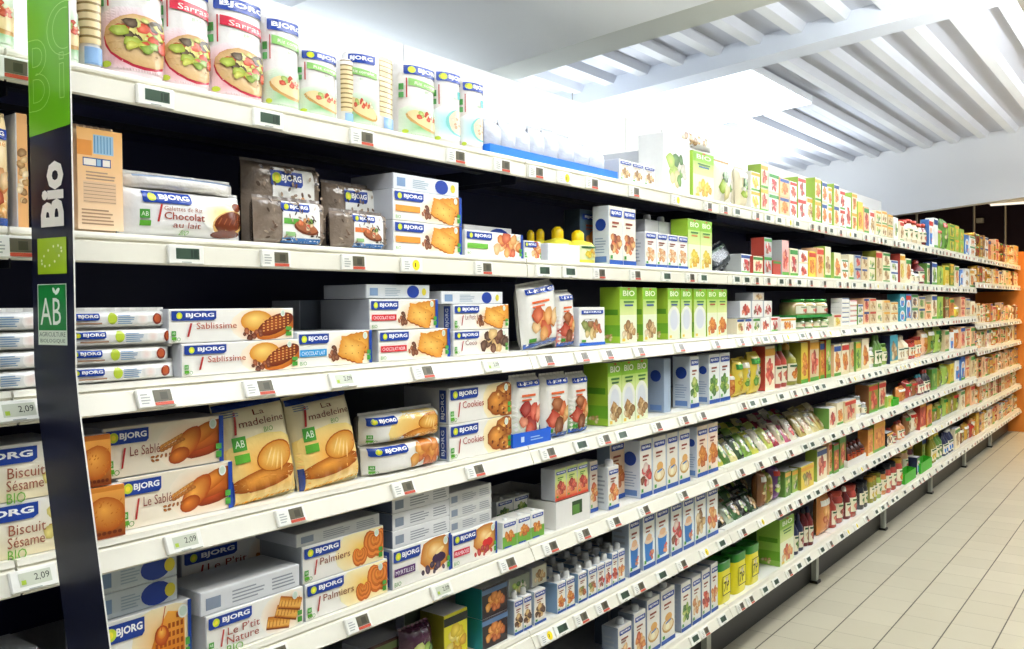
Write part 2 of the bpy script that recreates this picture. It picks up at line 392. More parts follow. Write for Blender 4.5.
def p_glass(a, cx, cy, rx, ry):                           # drinking glass picture on milk-substitute cartons
    a.glow(cx, cy, rx*1.3, ry*1.3, '#9cc8e8', '#f2f5f2')
    a.poly([(cx-rx*.7, cy-ry), (cx+rx*.6, cy-ry), (cx+rx*.8, cy+ry*.5), (cx-rx*.9, cy+ry*.5)], '#2d76c0')
    a.ell(cx, cy+ry*.5, rx*.86, ry*.22, '#e9cfb4'); a.ell(cx, cy+ry*.75, rx*.6, ry*.25, '#e2b48b', jit=.1)
    a.cluster(cx+rx*.6, cy-ry*.55, rx*.4, ry*.4, ['#d9492f', '#ef8a5a'], 5, .5)
def p_bowl(a, cx, cy, rx, ry):
    a.ell(cx, cy-ry*.25, rx, ry*.65, '#c69a52', n=14); a.ell(cx, cy-ry*.2, rx*.85, ry*.5, '#ead9ae', n=14)
    a.ell(cx+rx*.1, cy+ry*.5, rx*.6, ry*.4, '#dfa95e', n=12); a.rect(cx-rx*.4, cy+ry*.02, rx*.9, ry*.16, '#3d78b8', rot=.2)
    a.ell(cx-rx*.1, cy-ry*.3, rx*.35, ry*.3, '#f7efcf')
PIC = dict(glaze=p_glaze, biscuits=p_biscuits, sable=p_sable, sabl=p_sablissime, cookie=p_cookie, palmier=p_palmier, waffle=p_waffle, nature=p_nature,
  blue=p_jam(['#3a2347', '#2a1a38']), rasp=p_jam(['#d32a2c', '#b81f2c', '#e0403c']), bread=p_bread, choc=p_choctoast, mad=p_madeleine,
  rice=p_ricecake, riceg=p_ricegreen, ricem=p_ricemint, glass=p_glass, bowl=p_bowl,
  muesli=p_fill(['#a8552a', '#d88c4a', '#7c3517', '#e9b66b', '#c9402c', '#e26a34']), coco=p_fill(['#3d2018', '#6a3a28', '#e8c07a', '#4c2a1c'], '#f0b040'),
  nuts=p_fill(['#c99c4c', '#7c8c3a', '#8a5a2a', '#e5cf8a', '#b4502c'], None), peach=p_fill(['#e8863a', '#f2a85a', '#d85a34', '#f6c98a']),
  red=p_fill(['#c02a22', '#e2503a', '#a01c1c', '#ef8a6a']), orange=p_fill(['#e07c22', '#f2a13c', '#c8571a']), green=p_fill(['#4c8c2c', '#86b43c', '#c8d870', '#2f6a24']),
  straw=p_fill(['#d82f35', '#c01f2a', '#f0d8cf', '#7a3a22']), grain=p_fill(['#b98a4c', '#d8b478', '#8d6432', '#efdcb0']), yellow=p_fill(['#f0d22c', '#f7e77a', '#e0a91c']),
  egg=p_fill(['#f2d0a0', '#e8a868', '#fbe9c8', '#d98a50']), salad=p_fill(['#5c9c2e', '#a8cc4c', '#2f6a20', '#e8e0a0', '#d8d8c8']))

# ------------------------------------------------------------------ product kinds; local frame: x right, y into the shelf, z up
def front(): return lambda x, y, o: (x, -o, y)
def left(d): return lambda u, v, o: (-o, d-u, v)
def top(h): return lambda x, y, o: (x, y, h+o)
def k_box(w, h, d, s):
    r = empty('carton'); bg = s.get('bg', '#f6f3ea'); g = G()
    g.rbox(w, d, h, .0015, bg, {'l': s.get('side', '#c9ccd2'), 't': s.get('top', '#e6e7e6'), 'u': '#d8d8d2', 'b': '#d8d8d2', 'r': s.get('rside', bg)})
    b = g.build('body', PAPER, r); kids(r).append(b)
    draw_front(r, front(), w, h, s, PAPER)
    a = Art(left(d), d, h)
    if s.get('sideart') == 'circle':
        a.ell(d*.5, h*.68, min(d*.32, h*.2), min(d*.32, h*.2), '#24449c', n=18); a.lines(d*.15, h*.2, d*.7, h*.28, 6, '#8fa0b8'); a.rect(d*.15, h*.04, d*.7, h*.1, '#5f7fb4')
    elif s.get('sideart') == 'biscuit': PIC['sable'](a, d*.5, h*.5, d*.5, h*.45)
    elif s.get('sideart') == 'bio':
        a.rect(0, h*.12, d, h*.2, '#6ea828'); a.rect(d*.1, h*.5, d*.8, h*.1, '#5a9420'); a.cluster(d*.5, h*.1, d*.3, h*.06, ['#e9d9a0', '#c99c5a'], 5, .5)
    elif s.get('sideart') == 'spine':
        a.rect(d-.03, h*.06, .022, h*.88, '#28438c'); a.text('BJORG', d-.012, h*.14, .013, '#e6ecf6', w=h*.7, rot=PI/2)
    elif s.get('sideart') == 'print': a.lines(d*.12, h*.15, d*.7, h*.7, 7, '#9aa2ad')
    a.done('side_print', PAPER, b)
    if s.get('topart'):
        a = Art(top(h), w, d); a.lines(w*.08, d*.1, w*.5, d*.5, 5, '#8f9aa8'); a.rect(w*.65, d*.15, w*.14, d*.5, '#7d94b8'); a.done('top_print', PAPER, b)
    if s.get('cap'):
        g = G(); q = min(w, .06)*.22; g.lathe([(q, 0), (q*1.08, .004), (q*1.0, .016), (q*.8, .02)], s['cap'], w*.5, d*.32, 14)
        c = g.build('cap', PLAST, r, (0, 0, h)); kids(r).append(c)
    return r
def draw_front(r, sf, w, h, s, mat, L=None):
    lay = s.get('lay', 'h'); pic = s.get('pic'); nm = s.get('name'); nc = s.get('nc', '#8a3a20'); bg = s.get('bg', '#f6f3ea')
    A = lambda base: Art(sf, w, h, L, base)
    if lay == 'plain':
        if pic: a = A(.0002); a.rng.seed(s.get('seed', 3)); PIC[pic](a, w*.5, h*.42, w*.38, h*.3); a.done('food_picture', mat, r)
        a = A(.0008)
        if s.get('band'): a.rect(0, h*.78, w, h*.16, s['band'])
        if s.get('foot'): a.rect(0, 0, w, h*.1, s['foot'])
        a.done('colour_band', mat, r); return
    if lay == 'blank':
        a = A(.0004); a.lines(w*.3, h*.2, w*.34, h*.6, 4, '#9a9fa6'); a.lines(w*.7, h*.2, w*.25, h*.6, 4, '#9a9fa6', 5); a.rect(w*.05, h*.2, w*.14, h*.5, '#8b97a8'); a.done('small_print', mat, r); return
    if lay == 'circle':
        a = A(.0004); a.ell(w*.72, h*.5, h*.66, h*.47, '#1f3f9a', n=18); a.lines(w*.28, h*.2, w*.25, h*.6, 5, '#9db0bd'); a.rect(w*.05, h*.2, w*.12, h*.55, '#7d98ba'); a.ell(w*.9, h*.5, h*.24, h*.28, '#d8c93a', n=12)
        a.done('round_blue_badge', mat, r); return
    if lay == 'h':
        a = A(.0002); a.rng.seed(s.get('seed', 3)); px = s.get('px', .72); pr = s.get('pr', .27)
        if s.get('tint'): a.grad(0, 0, w, h, s['tint'], bg)
        PIC[pic](a, w*px, h*.48, w*pr, h*.47); a.done('food_picture', mat, r)
        a = A(.0019); lw = s.get('lw', .34); a.logo(w*.02, h*.66, w*lw, h*.28); a.done('logo', mat, r)
        a = A(.0019)
        if s.get('sub'):
            a.rect(w*.03, h*.3, w*.34, h*.2, s['subc']); a.text(s['sub'], w*.05, h*.34, h*.11, '#ffffff', w=w*.3)
        if nm:
            a.poly([(w*.13, h*.18), (w*.145, h*.18), (w*.17, h*.58), (w*.155, h*.58)], '#b5322e')
            n2 = nm.split('|')
            for i, t in enumerate(n2): a.text(t, w*(s.get('tx', .2)-(.01 if i else 0)), h*(.4-.22*i), h*.19, nc if t != 'BIO' else '#6fae38', w=w*s.get('nw', .26)*min(1, len(t)/6))
        a.text('BIO', w*.03, h*.06, h*.11, '#5f9a36')
        a.ell(w*.9, h*.84, h*.09, h*.11, '#eef2e8'); a.ell(w*.9, h*.84, h*.065, h*.08, '#cfe0cc')
        if not s.get('sub'): a.ab(w*.02, h*.22, h*.14)
        if s.get('rb'): a.rect(w*.955, 0, w*.045, h, '#1f46a0')
        a.rect(w*.935-w*.01, h*.1, w*.05, h*.14, '#4fa03c'); a.rect(w*.935-w*.01, h*.28, w*.05, h*.12, '#58a846')
        a.done('lettering', mat, r); return
    if lay == 'v':
        a = A(.0002); a.rng.seed(s.get('seed', 3))
        if s.get('tint'): a.grad(0, 0, w, h*.6, s['tint'], bg)
        if pic: PIC[pic](a, w*.5, h*s.get('py', .36), w*.42, h*s.get('pr', .2)); a.done('food_picture', mat, r)
        a = A(.0019); a.logo(w*.08, h*s.get('ly', .82), w*.84, h*s.get('lh', .1), dot=s.get('dot', False)); a.done('logo', mat, r)
        a = A(.0019)
        if nm: 
            for i, t in enumerate(nm.split('|')): a.text(t, w*.16, h*(.71-.08*i), h*.055, nc, w=w*.68*min(1, len(t)/6))
        else: a.rect(w*.2, h*.7, w*.5, h*.035, nc); a.rect(w*.2, h*.64, w*.35, h*.025, nc)
        if s.get('foot', '#2a55a8'): a.rect(0, 0, w, h*.08, s.get('foot', '#2a55a8'))
        a.rect(w*.08, h*.1, w*.16, h*.06, '#4fa03c')
        a.done('lettering', mat, r); return
    if lay == 'bio':
        a = A(.0002); a.rng.seed(s.get('seed', 3)); a.rect(0, 0, w, h, '#eaf0cf'); a.grad(0, h*.5, w, h*.5, '#dbe59a', '#8fc232'); a.rect(0, h*.78, w, h*.22, '#86bd2e')
        if s.get('gl'): a.glow(w*.5, h*.4, w*.5, h*.25, '#c8d0d8', '#eceee0'); a.ell(w*.5, h*.38, w*.32, h*.2, '#d5dade')
        if pic: PIC[pic](a, w*.5, h*.2, w*.4, h*.16)
        a.done('food_picture', mat, r)
        a = A(.0019); a.text('BIO', w*.15, h*.84, h*.1, '#f4fae0', w=w*.7, bold=.02); a.ell(w*.5, h*.97, w*.08, h*.015, '#d03a2a')
        a.rect(w*.2, h*.72, w*.6, h*.03, '#3c7a34'); a.rect(w*.25, h*.66, w*.5, h*.03, s.get('nc', '#2e5a9a')); a.rect(w*.1, h*.03, w*.18, h*.05, '#e9c84a')
        a.done('lettering', mat, r); return
def k_pouch(w, h, d, s):                                  # pillow bag standing or lying: crimped seams top and bottom
    r = empty('pouch'); p = s.get('pw', 3.); bg = s.get('bg', '#f2efe6'); g = G()
    mat = s.get('mat', FILM)
    def th(u, v):
        a = max(0, 1-abs(2*u-1)**p)**.6; b = max(0, 1-abs(2*v-1)**(p+1))**.6
        return d*.5*a*b+.0012
    wr = random.Random(s.get('seed', 5)); ph = wr.random()*6
    def zz(u, v): return .0022*math.sin(31*u+ph+4*v)*max(0, abs(2*v-1)-.45)*2.2
    def sf(x, y, o): u, v = x/w, y/h; return (x, d*.5-th(u, v)+zz(u, v)-o, y)
    N, M = 14, 18
    rows = [[sf(w*i/N, h*j/M, 0) for i in range(N+1)] for j in range(M+1)]; g.grid(rows, bg)
    rows = [[(w*i/N, d*.5+th(i/N, j/M), h*j/M) for i in range(N, -1, -1)] for j in range(M+1)]; g.grid(rows, s.get('back', bg))
    for i in range(0, N):
        for (za, zb) in ((0, -.006), (h, h+.006)):
            x0, x1 = w*i/N, w*(i+1)/N; e = .0015 if i % 2 else -.0015
            g.poly([(x0, d*.5-e, za), (x1, d*.5+e, za), (x1, d*.5+e, zb), (x0, d*.5-e, zb)], s.get('seam', bg))
    b = g.build('body', mat, r); kids(r).append(b)
    if s.get('art', 1): draw_pouch(r, sf, w, h, s, mat)
    return r
def draw_pouch(r, sf, w, h, s, mat):
    st = s.get('lay', 'v'); L = min(w, h)/(14 if st in ('mad', 'choc', 'roll', 'flow', 'vac') else 7)
    if st == 'mad':
        a = Art(sf, w, h, L, .0006); a.grad(0, 0, w, h*.5, '#f5a30c', '#f6dd98'); a.rect(0, h*.93, w, h*.07, '#23408c'); PIC['mad'](a, w*.56, h*.34, w*.42, h*.24); a.done('food_picture', mat, r)
        a = Art(sf, w, h, L, .0014); a.text('La', w*.45, h*.84, h*.055, '#7a3420', w=w*.16); a.text('madeleine', w*.22, h*.74, h*.07, '#7a3420', w=w*.66)
        a.poly([(w*.14, h*.68), (w*.17, h*.68), (w*.21, h*.9), (w*.18, h*.9)], '#b5322e'); a.text('BIO', w*.55, h*.655, h*.05, '#5f9a36'); a.ab(w*.1, h*.52, w*.17); a.rect(0, 0, w*.05, h*.25, '#23408c')
        a.lines(w*.05, h*.86, w*.2, h*.07, 3, '#7f8fa8')
        a.done('lettering', mat, r); return
    if st == 'choc':
        a = Art(sf, w, h, L, .0006); PIC['choc'](a, w*.81, h*.42, w*.19, h*.38); a.done('food_picture', mat, r)
        a = Art(sf, w, h, L, .0014); a.logo(w*.12, h*.68, w*.36, h*.24); a.done('logo', mat, r)
        a = Art(sf, w, h, L, .0014); a.text('Galettes de Riz', w*.26, h*.54, h*.09, '#a8684a', w=w*.3); a.text('Chocolat', w*.26, h*.36, h*.15, '#9a3a22', w=w*.32, bold=.01); a.text('au lait', w*.33, h*.2, h*.12, '#9a3a22', w=w*.22); a.text('BIO', w*.4, h*.06, h*.09, '#6fae38')
        a.poly([(w*.21, h*.3), (w*.225, h*.3), (w*.25, h*.66), (w*.235, h*.66)], '#b5322e'); a.ab(w*.1, h*.36, h*.18); a.done('lettering', mat, r); return
    if st == 'roll':
        a = Art(sf, w, h, L, .0006); a.ell(w*.86, h*.5, h*.36, h*.36, '#8a3420', n=16); a.ell(w*.86, h*.52, h*.25, h*.25, '#b5532c', n=12); a.ell(w*.4, h*.55, h*.3, h*.36, '#b9cc3c', n=12); a.glow(w*.7, h*.5, h*.4, h*.4, '#f0d9cf', '#f4f2ec'); a.done('food_picture', mat, r)
        a = Art(sf, w, h, L, .0014); a.logo(w*.02, h*.45, w*.26, h*.42); a.done('logo', mat, r)
        a = Art(sf, w, h, L, .0014); a.lines(w*.45, h*.22, w*.17, h*.6, 5, '#7f9fc0'); a.rect(w*.08, h*.22, w*.22, h*.1, '#b08a70'); a.done('lettering', mat, r); return
    if st == 'flow':
        draw_front(r, sf, w, h, dict(s, lay='h'), mat, L); return
    if st == 'vac':                                        # vacuum-packed bread with a paper label
        a = Art(sf, w, h, L, .0004)
        for i in range(60): a.ell(a.rng.uniform(.03, .97)*w, a.rng.uniform(.05, .95)*h, w*.03, h*.02, a.rng.choice(['#6d5646', '#3f322a', '#a08c78', '#564538', '#b8a690']), rot=a.rng.uniform(0, 3), n=6)
        a.done('bread_slice', mat, r)
        a = Art(sf, w, h, L, .0012); x, y, ww, hh = w*.28, h*.04, w*.56, h*.9*s.get('lf', 1); a.rect(x, y, ww, hh, '#f0efe8'); a.rect(x, y, ww, hh*.12, '#3a76b8'); a.logo(x-w*.02, y+hh*.76, ww*.75, hh*.2); a.rect(x+ww*.03, y+hh*.45, ww*.4, hh*.14, s.get('sc', '#5aa03c')); PIC['bread'](a, x+ww*.62, y+hh*.42, ww*.33, hh*.28); a.rect(x+ww*.06, y+hh*.16, ww*.25, hh*.1, '#8fb878')
        a.done('paper_label', PAPER, r); return
    if st == 'plain':
        a = Art(sf, w, h, L, .0006)
        if s.get('pic'): a.rng.seed(s.get('seed', 3)); PIC[s['pic']](a, w*.5, h*.45, w*.36, h*.28)
        if s.get('band'): a.rect(w*.08, h*.74, w*.84, h*.14, s['band'])
        a.done('printed_label', mat, r); return
    draw_front(r, sf, w, h, dict(s, lay='v'), mat, L)
def k_ricebag(w, h, d, s):                                # round stack of cakes in a printed film tube
    r = empty('rice_cake_bag'); R = w*.5; g = G(); n = 28; yy = d*.5; sy = d/w
    rng = random.Random(3)
    def rad(t): return R/((abs(math.cos(t))**2.7+abs(math.sin(t))**2.7)**(1/2.7))
    prof = [(.55, 0), (.93, .002), (.99, h*.03), (1, h*.2), (.985, h*.5), (1, h*.8), (.98, h*.93), (.9, h*.965), (.55, h*.985), (.12, h)]
    rows = []
    for q, z in prof: rows.append([(R+math.cos(2*PI*j/n)*rad(2*PI*j/n)*q, yy+math.sin(2*PI*j/n)*rad(2*PI*j/n)*q*sy, z) for j in range(n)])
    g.grid(rows, s.get('bg', '#e4e0da'), True, True); g.cap(rows[0], '#e8e4da', True); g.cap(rows[-1], '#f4f1ec')
    b = g.build('body', FILM, r); kids(r).append(b)
    span = math.radians(s.get('span', 150)); a0 = -PI/2-span/2
    def sf(x, y, o):
        t = a0+span*x/w; q = 1.0+(o+.0004)/R; rr = rad(t)*q
        v = y/h; k = 1 if v < .9 else 1-(v-.9)*.4; k = k if v > .04 else .97
        return (R+math.cos(t)*rr*k, yy+math.sin(t)*rr*sy*k, y)
    L = w/22
    a = Art(sf, w, h*.95, L, .0004); a.rng.seed(5)
    v = s['v']
    if v == 'side':                                      # clear film with the stacked cakes showing
        for i in range(11):
            z = h*(.2+.068*i); a.rect(0, z, w, h*.05, '#e4cf9e'); a.rect(0, z+h*.048, w, h*.02, '#8f7748')
        a.rect(w*.2, h*.03, w*.6, h*.14, '#8fb4dc'); a.rect(0, h*.88, w, h*.05, '#e9e4d8'); a.done('stacked_cakes', FILM, r); return r
    if v == 'half':
        a.rng.seed(5)
        for i in range(12): z = h*(.18+.066*i); a.rect(w*.52, z, w*.48, h*.052, '#e6d3a6'); a.rect(w*.52, z+h*.048, w*.48, h*.014, '#a08a58')
        a.rect(w*.58, h*.03, w*.26, h*.14, '#8fb4dc'); a.done('stacked_cakes', FILM, r)
        full = sf; sf = lambda x, y, o: full(x*.5, y, o)
        v = 'riz'; a = Art(sf, w, h*.95, L, .0004); a.rng.seed(5)
    PIC[{'sar': 'rice', 'riz': 'riceg', 'mint': 'ricem'}[v]](a, w*.56, h*.27, w*.44, h*.2); a.done('food_picture', FILM, r)
    a = Art(sf, w, h*.95, L, .0012); a.logo(w*.12, h*.8, w*.8, h*.115, dot=s.get('dot', False)); a.done('logo', FILM, r)
    a = Art(sf, w, h*.95, L, .0012); c = '#cf2f45' if v == 'sar' else '#8fc46c'
    if v == 'mint': a.rect(w*.62, h*.6, w*.12, h*.1, '#3aa6a0')
    else: a.poly([(w*.2, h*.66), (w*.96, h*.62), (w*.96, h*.7), (w*.2, h*.75)], c); a.text('Sarrasin' if v == 'sar' else 'Riz complet', w*.3, h*.665, h*.05, '#fbeee6', w=w*.58, rot=-.03)
    a.text('BIO', w*.5, h*.585, h*.03, '#8fb878'); a.rect(w*.16, h*.5, w*.02, h*.25, '#b5322e'); a.rect(w*.02, h*.6, w*.1, h*.08, '#4a9a4a'); a.rect(w*.02, h*.5, w*.1, h*.07, '#5aa45a'); a.ell(w*.14, h*.07, w*.06, h*.025, '#b9cc3c')
    a.done('lettering', FILM, r)
    return r
def k_bottle(w, h, d, s):
    r = empty('bottle'); R = w/2; c = s.get('bg', '#f0d820'); n = s.get('neck', .3); g = G()
    sq = s.get('squeeze'); g.lathe([(R*.85, 0), (R, h*.03), (R, h*.45), (R*.97, h*.54), (R*.8, h*.62), (R*.42, h*.67), (R*.36, h*.7)] if sq else [(R*.85, 0), (R, h*.03), (R, h*.5), (R*.96, h*.62), (R*n*1.3, h*.8), (R*n, h*.84), (R*n, h*.86)], c, R, R, 18)
    b = g.build('body', s.get('mat', PLAST), r); kids(r).append(b)
    g = G(); q = R*n*1.25; g.lathe([(R*.38, h*.68), (R*.38, h*.88), (R*.32, h*.94), (R*.16, h)] if sq else [(q, h*.84), (q, h*.93), (q*.8, h*.96), (q*.35, h)], s.get('cap', '#f2c81a'), R, R, 14); kids(r).append(g.build('cap', PLAST, r))
    sf = lambda x, y, o: (R+math.sin((x-w/2)/R)*(R+o), R-math.cos((x-w/2)/R)*(R+o), y)
    a = Art(sf, w, h, w/7, .0006)
    if s.get('lab'):
        a.rect(0, h*.1, w, h*.42, s['lab']); PIC[s.get('pic', 'yellow')](a, w*.5, h*.28, w*.34, h*.12); a.rect(w*.1, h*.44, w*.8, h*.05, s.get('nc', '#2f5a36')); a.done('paper_label', PAPER, kids(r)[0])
    return r
def k_jar(w, h, d, s):
    r = empty('jar'); R = w/2; g = G()
    g.lathe([(R*.88, 0), (R, h*.05), (R, h*.72), (R*.86, h*.82), (R*.84, h*.84)], s.get('bg', '#8a2a18'), R, R, 16); kids(r).append(g.build('body', GLASSY, r))
    g = G(); g.lathe([(R*.9, h*.83), (R*.93, h*.86), (R*.93, h*.97), (R*.88, h)], s.get('cap', '#d8b23a'), R, R, 16); kids(r).append(g.build('lid', LID, r))
    sf = lambda x, y, o: (R+math.sin((x-w/2)/R)*(R+o), R-math.cos((x-w/2)/R)*(R+o), y)
    a = Art(sf, w, h, w/6, .0006); a.rect(0, h*.18, w, h*.44, s.get('lab', '#efe6c8')); PIC[s.get('pic', 'red')](a, w*.5, h*.34, w*.26, h*.12); a.rect(w*.2, h*.52, w*.6, h*.05, s.get('nc', '#3a6a2e')); a.done('paper_label', PAPER, kids(r)[0])
    return r
def k_tub(w, h, d, s):                                    # oval drum with a fitted lid
    r = empty('tub'); g = G(); n = 26
    def ring(q, z):
        o = []
        for j in range(n):
            t = 2*PI*j/n; rr = 1/((abs(math.cos(t))**4+abs(math.sin(t))**4)**.25)
            o.append((w/2+math.cos(t)*rr*w/2*q, d/2+math.sin(t)*rr*d/2*q, z))
        return o
    rows = [ring(q, z) for q, z in ((.9, 0), (.96, .006), (.96, h*.8), (.94, h*.82))]; g.grid(rows, s['bg'], True, True); g.cap(rows[0], s['bg'], True); g.cap(rows[-1], s['bg'])
    kids(r).append(g.build('body', PLAST, r)); g = G()
    rows = [ring(q, z) for q, z in ((1., h*.8), (1., h*.97), (.96, h), (.9, h), (.88, h*.985), (.3, h*.985))]; g.grid(rows, s['cap'], True, True); g.cap(rows[0], s['cap'], True); g.cap(rows[-1], s['cap'])
    kids(r).append(g.build('lid', PLAST, r))
    a = Art(lambda x, y, o: (x, d*.02-o-.001+.0*x, y), w, h, None, .0006)
    a.rect(w*.22, h*.2, w*.6, h*.46, '#2a2a1e'); a.rect(w*.25, h*.22, w*.54, h*.42, '#e9dd2a'); a.text('7P', w*.3, h*.28, h*.24, '#26261c', w=w*.4, bold=.02); a.cluster(w*.55, h*.56, w*.18, h*.07, ['#e8e6d8', '#c8c6b0'], 5, .5)
    a.done('printed_label', PAPER, kids(r)[0])
    return r
def k_tray(w, h, d, s):                                   # open retail tray with a lower front lip
    r = empty('display_tray'); g = G(); c = s['bg']; t = .002; hf = h*s.get('lip', 1)
    g.box(0, 0, 0, w, d, t, c); g.box(0, 0, t, w, t, hf, c); g.box(0, d-t, t, w, d, h, c)
    for x in (0, w-t): g.poly([(x, t, t), (x, d-t, t), (x, d-t, h), (x, t, hf)], c); g.poly([(x+t, t, t), (x+t, t, hf), (x+t, d-t, h), (x+t, d-t, t)], c); g.poly([(x, t, hf), (x+t, t, hf), (x+t, d-t, h), (x, d-t, h)], c)
    kids(r).append(g.build('body', PAPER, r))
    if s.get('mark'):
        a = Art(front(), w, hf, None, .0004); a.rect(w*.2, hf*.3, hf*.4, hf*.4, '#c9dcf2'); a.lines(w*.45, hf*.3, w*.35, hf*.4, 2, '#9fc0ea'); a.done('printed_mark', PAPER, r)
    if s.get('hole'):
        a = Art(front(), w, hf, None, .0004); a.rect(w*.46, hf*.35, w*.3, hf*.5, '#2f4a2a'); a.rect(w*.48, hf*.35, w*.2, hf*.35, '#5c8c3c'); a.done('cut_out_window', PAPER, r)
    return r
def k_drum(w, h, d, s):                                   # round clear pack of stacked crispbreads, lying in the tray
    r = empty('clear_pack'); g = G(); R = w/2
    g.lathe([(R*.7, 0), (R*.97, h*.04), (R, h*.15), (R*.98, h*.5), (R, h*.85), (R*.95, h*.95), (R*.4, h)], '#f4f4f0', R, R, 16); kids(r).append(g.build('film_wrap', CLEAR, r)); g = G()
    for i in range(6): g.lathe([(R*.8, h*(.08+.14*i)), (R*.86, h*(.1+.14*i)), (R*.86, h*(.17+.14*i)), (R*.8, h*(.19+.14*i))], s.get('bg', '#f4ece0'), R, R, 14)
    kids(r).append(g.build('crispbread_stack', PAPER, r))
    return r
def k_ring(w, h, d, s):                                   # tray of three small drink bricks in card sleeve
    r = empty('brick_pack'); n = s.get('n', 3); bw = (w-.004)/n; bl = []
    for i in range(n):
        g = G()
        g.rbox(bw-.001, d, h*.93, .0012, '#f1f0e6', {'l': '#cfd4d2'}, x=.002+bw*i)
        g.lathe([(.006, h*.93), (.006, h), (.004, h)], '#eef0ea', .002+bw*(i+.5), d*.3, 10)
        bl.append(g.build('drink_brick', PAPER, r)); kids(r).append(bl[-1])
    for i in range(n):
        x0 = .002+bw*i; sf = (lambda x0: (lambda x, y, o: (x0+x, -o, y)))(x0)
        a = Art(sf, bw-.001, h*.93, None, .0003); a.rng.seed(i+2); a.rect(0, 0, bw, h*.93*.45, s.get('lc', '#8fbb4a')); PIC[s.get('pic', 'orange')](a, bw*.5, h*.4, bw*.36, h*.2)
        a.done('food_picture', PAPER, bl[i]); a = Art(sf, bw-.001, h*.93, None, .0009); a.logo(bw*.1, h*.74, bw*.8, h*.13, dot=False); a.rect(bw*.1, 0, bw*.5, h*.06, '#2a55a8'); a.done('logo', PAPER, bl[i])
    return r
KIND = dict(box=k_box, pouch=k_pouch, rice=k_ricebag, bottle=k_bottle, jar=k_jar, tub=k_tub, tray=k_tray, drum=k_drum, brick=k_ring)

# ------------------------------------------------------------------ placing
ZT = {1: 1.844, 2: 1.5757, 3: 1.3266, 4: 1.069, 5: .8057, 6: .562, 7: .2685}      # shelf surfaces
LV = {1: 'top', 2: 'second', 3: 'third', 4: 'fourth', 5: 'fifth', 6: 'sixth', 7: 'bottom'}
BAY0, BAYW = .621, 1.33
def bay_of(X): return int(math.floor((X-BAY0)/BAYW+1e-6))
DZ = {2: .045, 3: -.07, 4: -.04, 5: -.045, 6: -.02}
def zshelf(k, X): return ZT[k]+(DZ.get(k, 0) if bay_of(X) >= 6 else 0)
O1 = 'zeroth first second third fourth fifth sixth seventh eighth ninth tenth eleventh twelfth thirteenth fourteenth fifteenth sixteenth seventeenth eighteenth nineteenth'.split()
TENS = {2: 'twenty', 3: 'thirty', 4: 'forty', 5: 'fifty', 6: 'sixty', 7: 'seventy', 8: 'eighty', 9: 'ninety'}
def ordn(n):
    if n < 20: return O1[n]
    t, u = divmod(n, 10)
    return (TENS[t][:-1]+'ieth') if u == 0 else TENS[t]+'-'+O1[u]
CACHE = {}; USED = set()
def make(kind, w, h, d, spec):
    key = (kind, round(w, 3), round(h, 3), round(d, 3), repr(sorted((k, str(v)) for k, v in spec.items())))
    if key not in CACHE:
        CACHE[key] = [KIND[kind](w, h, d, spec), False]
    e = CACHE[key]
    if not e[1]: e[1] = True; return e[0]
    return copy_tree(e[0])
NAMES = dict(box='food_box', pouch='food_bag', rice='rice_cake_bag', bottle='bottle', jar='jar', tub='tub', tray='display_tray', drum='crispbread_pack', brick='drink_brick_pack')
CATS = dict(box='box', pouch='bag', rice='bag', bottle='bottle', jar='jar', tub='tub', tray='tray', drum='pack', brick='drink pack')
def put(k, x0, x1, yt, kind, label, spec=None, d=.12, inset=.012, n=1, m=1, z=0., gap=.0015, yaw=0., lean=0., rolla=0., name=None, cat=None, group=None, hgt=None, rows=1):
    """x0,x1: columns of the front at the shelf; yt: top pixel at x0; n stacked, m side by side, rows deep"""
    spec = dict(spec or {}); Y = D+inset; X0 = x_at(x0, Y, ZT[k]+z); zs = zshelf(k, X0)
    X0 = x_at(x0, Y, zs+z); X1 = x_at(x1, Y, zs+z)
    H = (on_y(x0, yt, Y).z-zs-z-.001) if hgt is None else hgt
    W = (X1-X0)/m; hh = H/n; out = []
    if kind in ('bottle', 'jar', 'drum'): dd = W-gap
    else: dd = d
    for r_ in range(rows):
        for j in range(m):
            for i in range(n):
                o = make(kind, W-gap, hh-.0008, dd, spec)
                o.name = name or NAMES[kind]
                o.location = (X0+W*j+gap/2, Y+r_*(dd+.004), zs+z+.0008+hh*i)
                o.rotation_euler = (math.radians(-lean), math.radians(rolla), math.radians(yaw))
                lb = label
                if m > 1: lb += (', left one', ', right one')[j] if m == 2 else ', %s from left' % ordn(j+1)
                if n > 1: lb += ', ' + (('lower one', 'upper one')[i] if n == 2 else 'level %s up' % ordn(i+1))
                if rows > 1: lb += (', front row', ', row behind', ', third row')[r_]
                tag(o, lb, cat or CATS[kind], (group or label) if m*n*rows > 1 else group)
                out.append(o)
    return out
B = lambda **k: k
LDN, LUP, LSD, LWM, LBK, WORLD, EXPO = 13.8, 55., 2.0, 42., 50., .17, 0.06
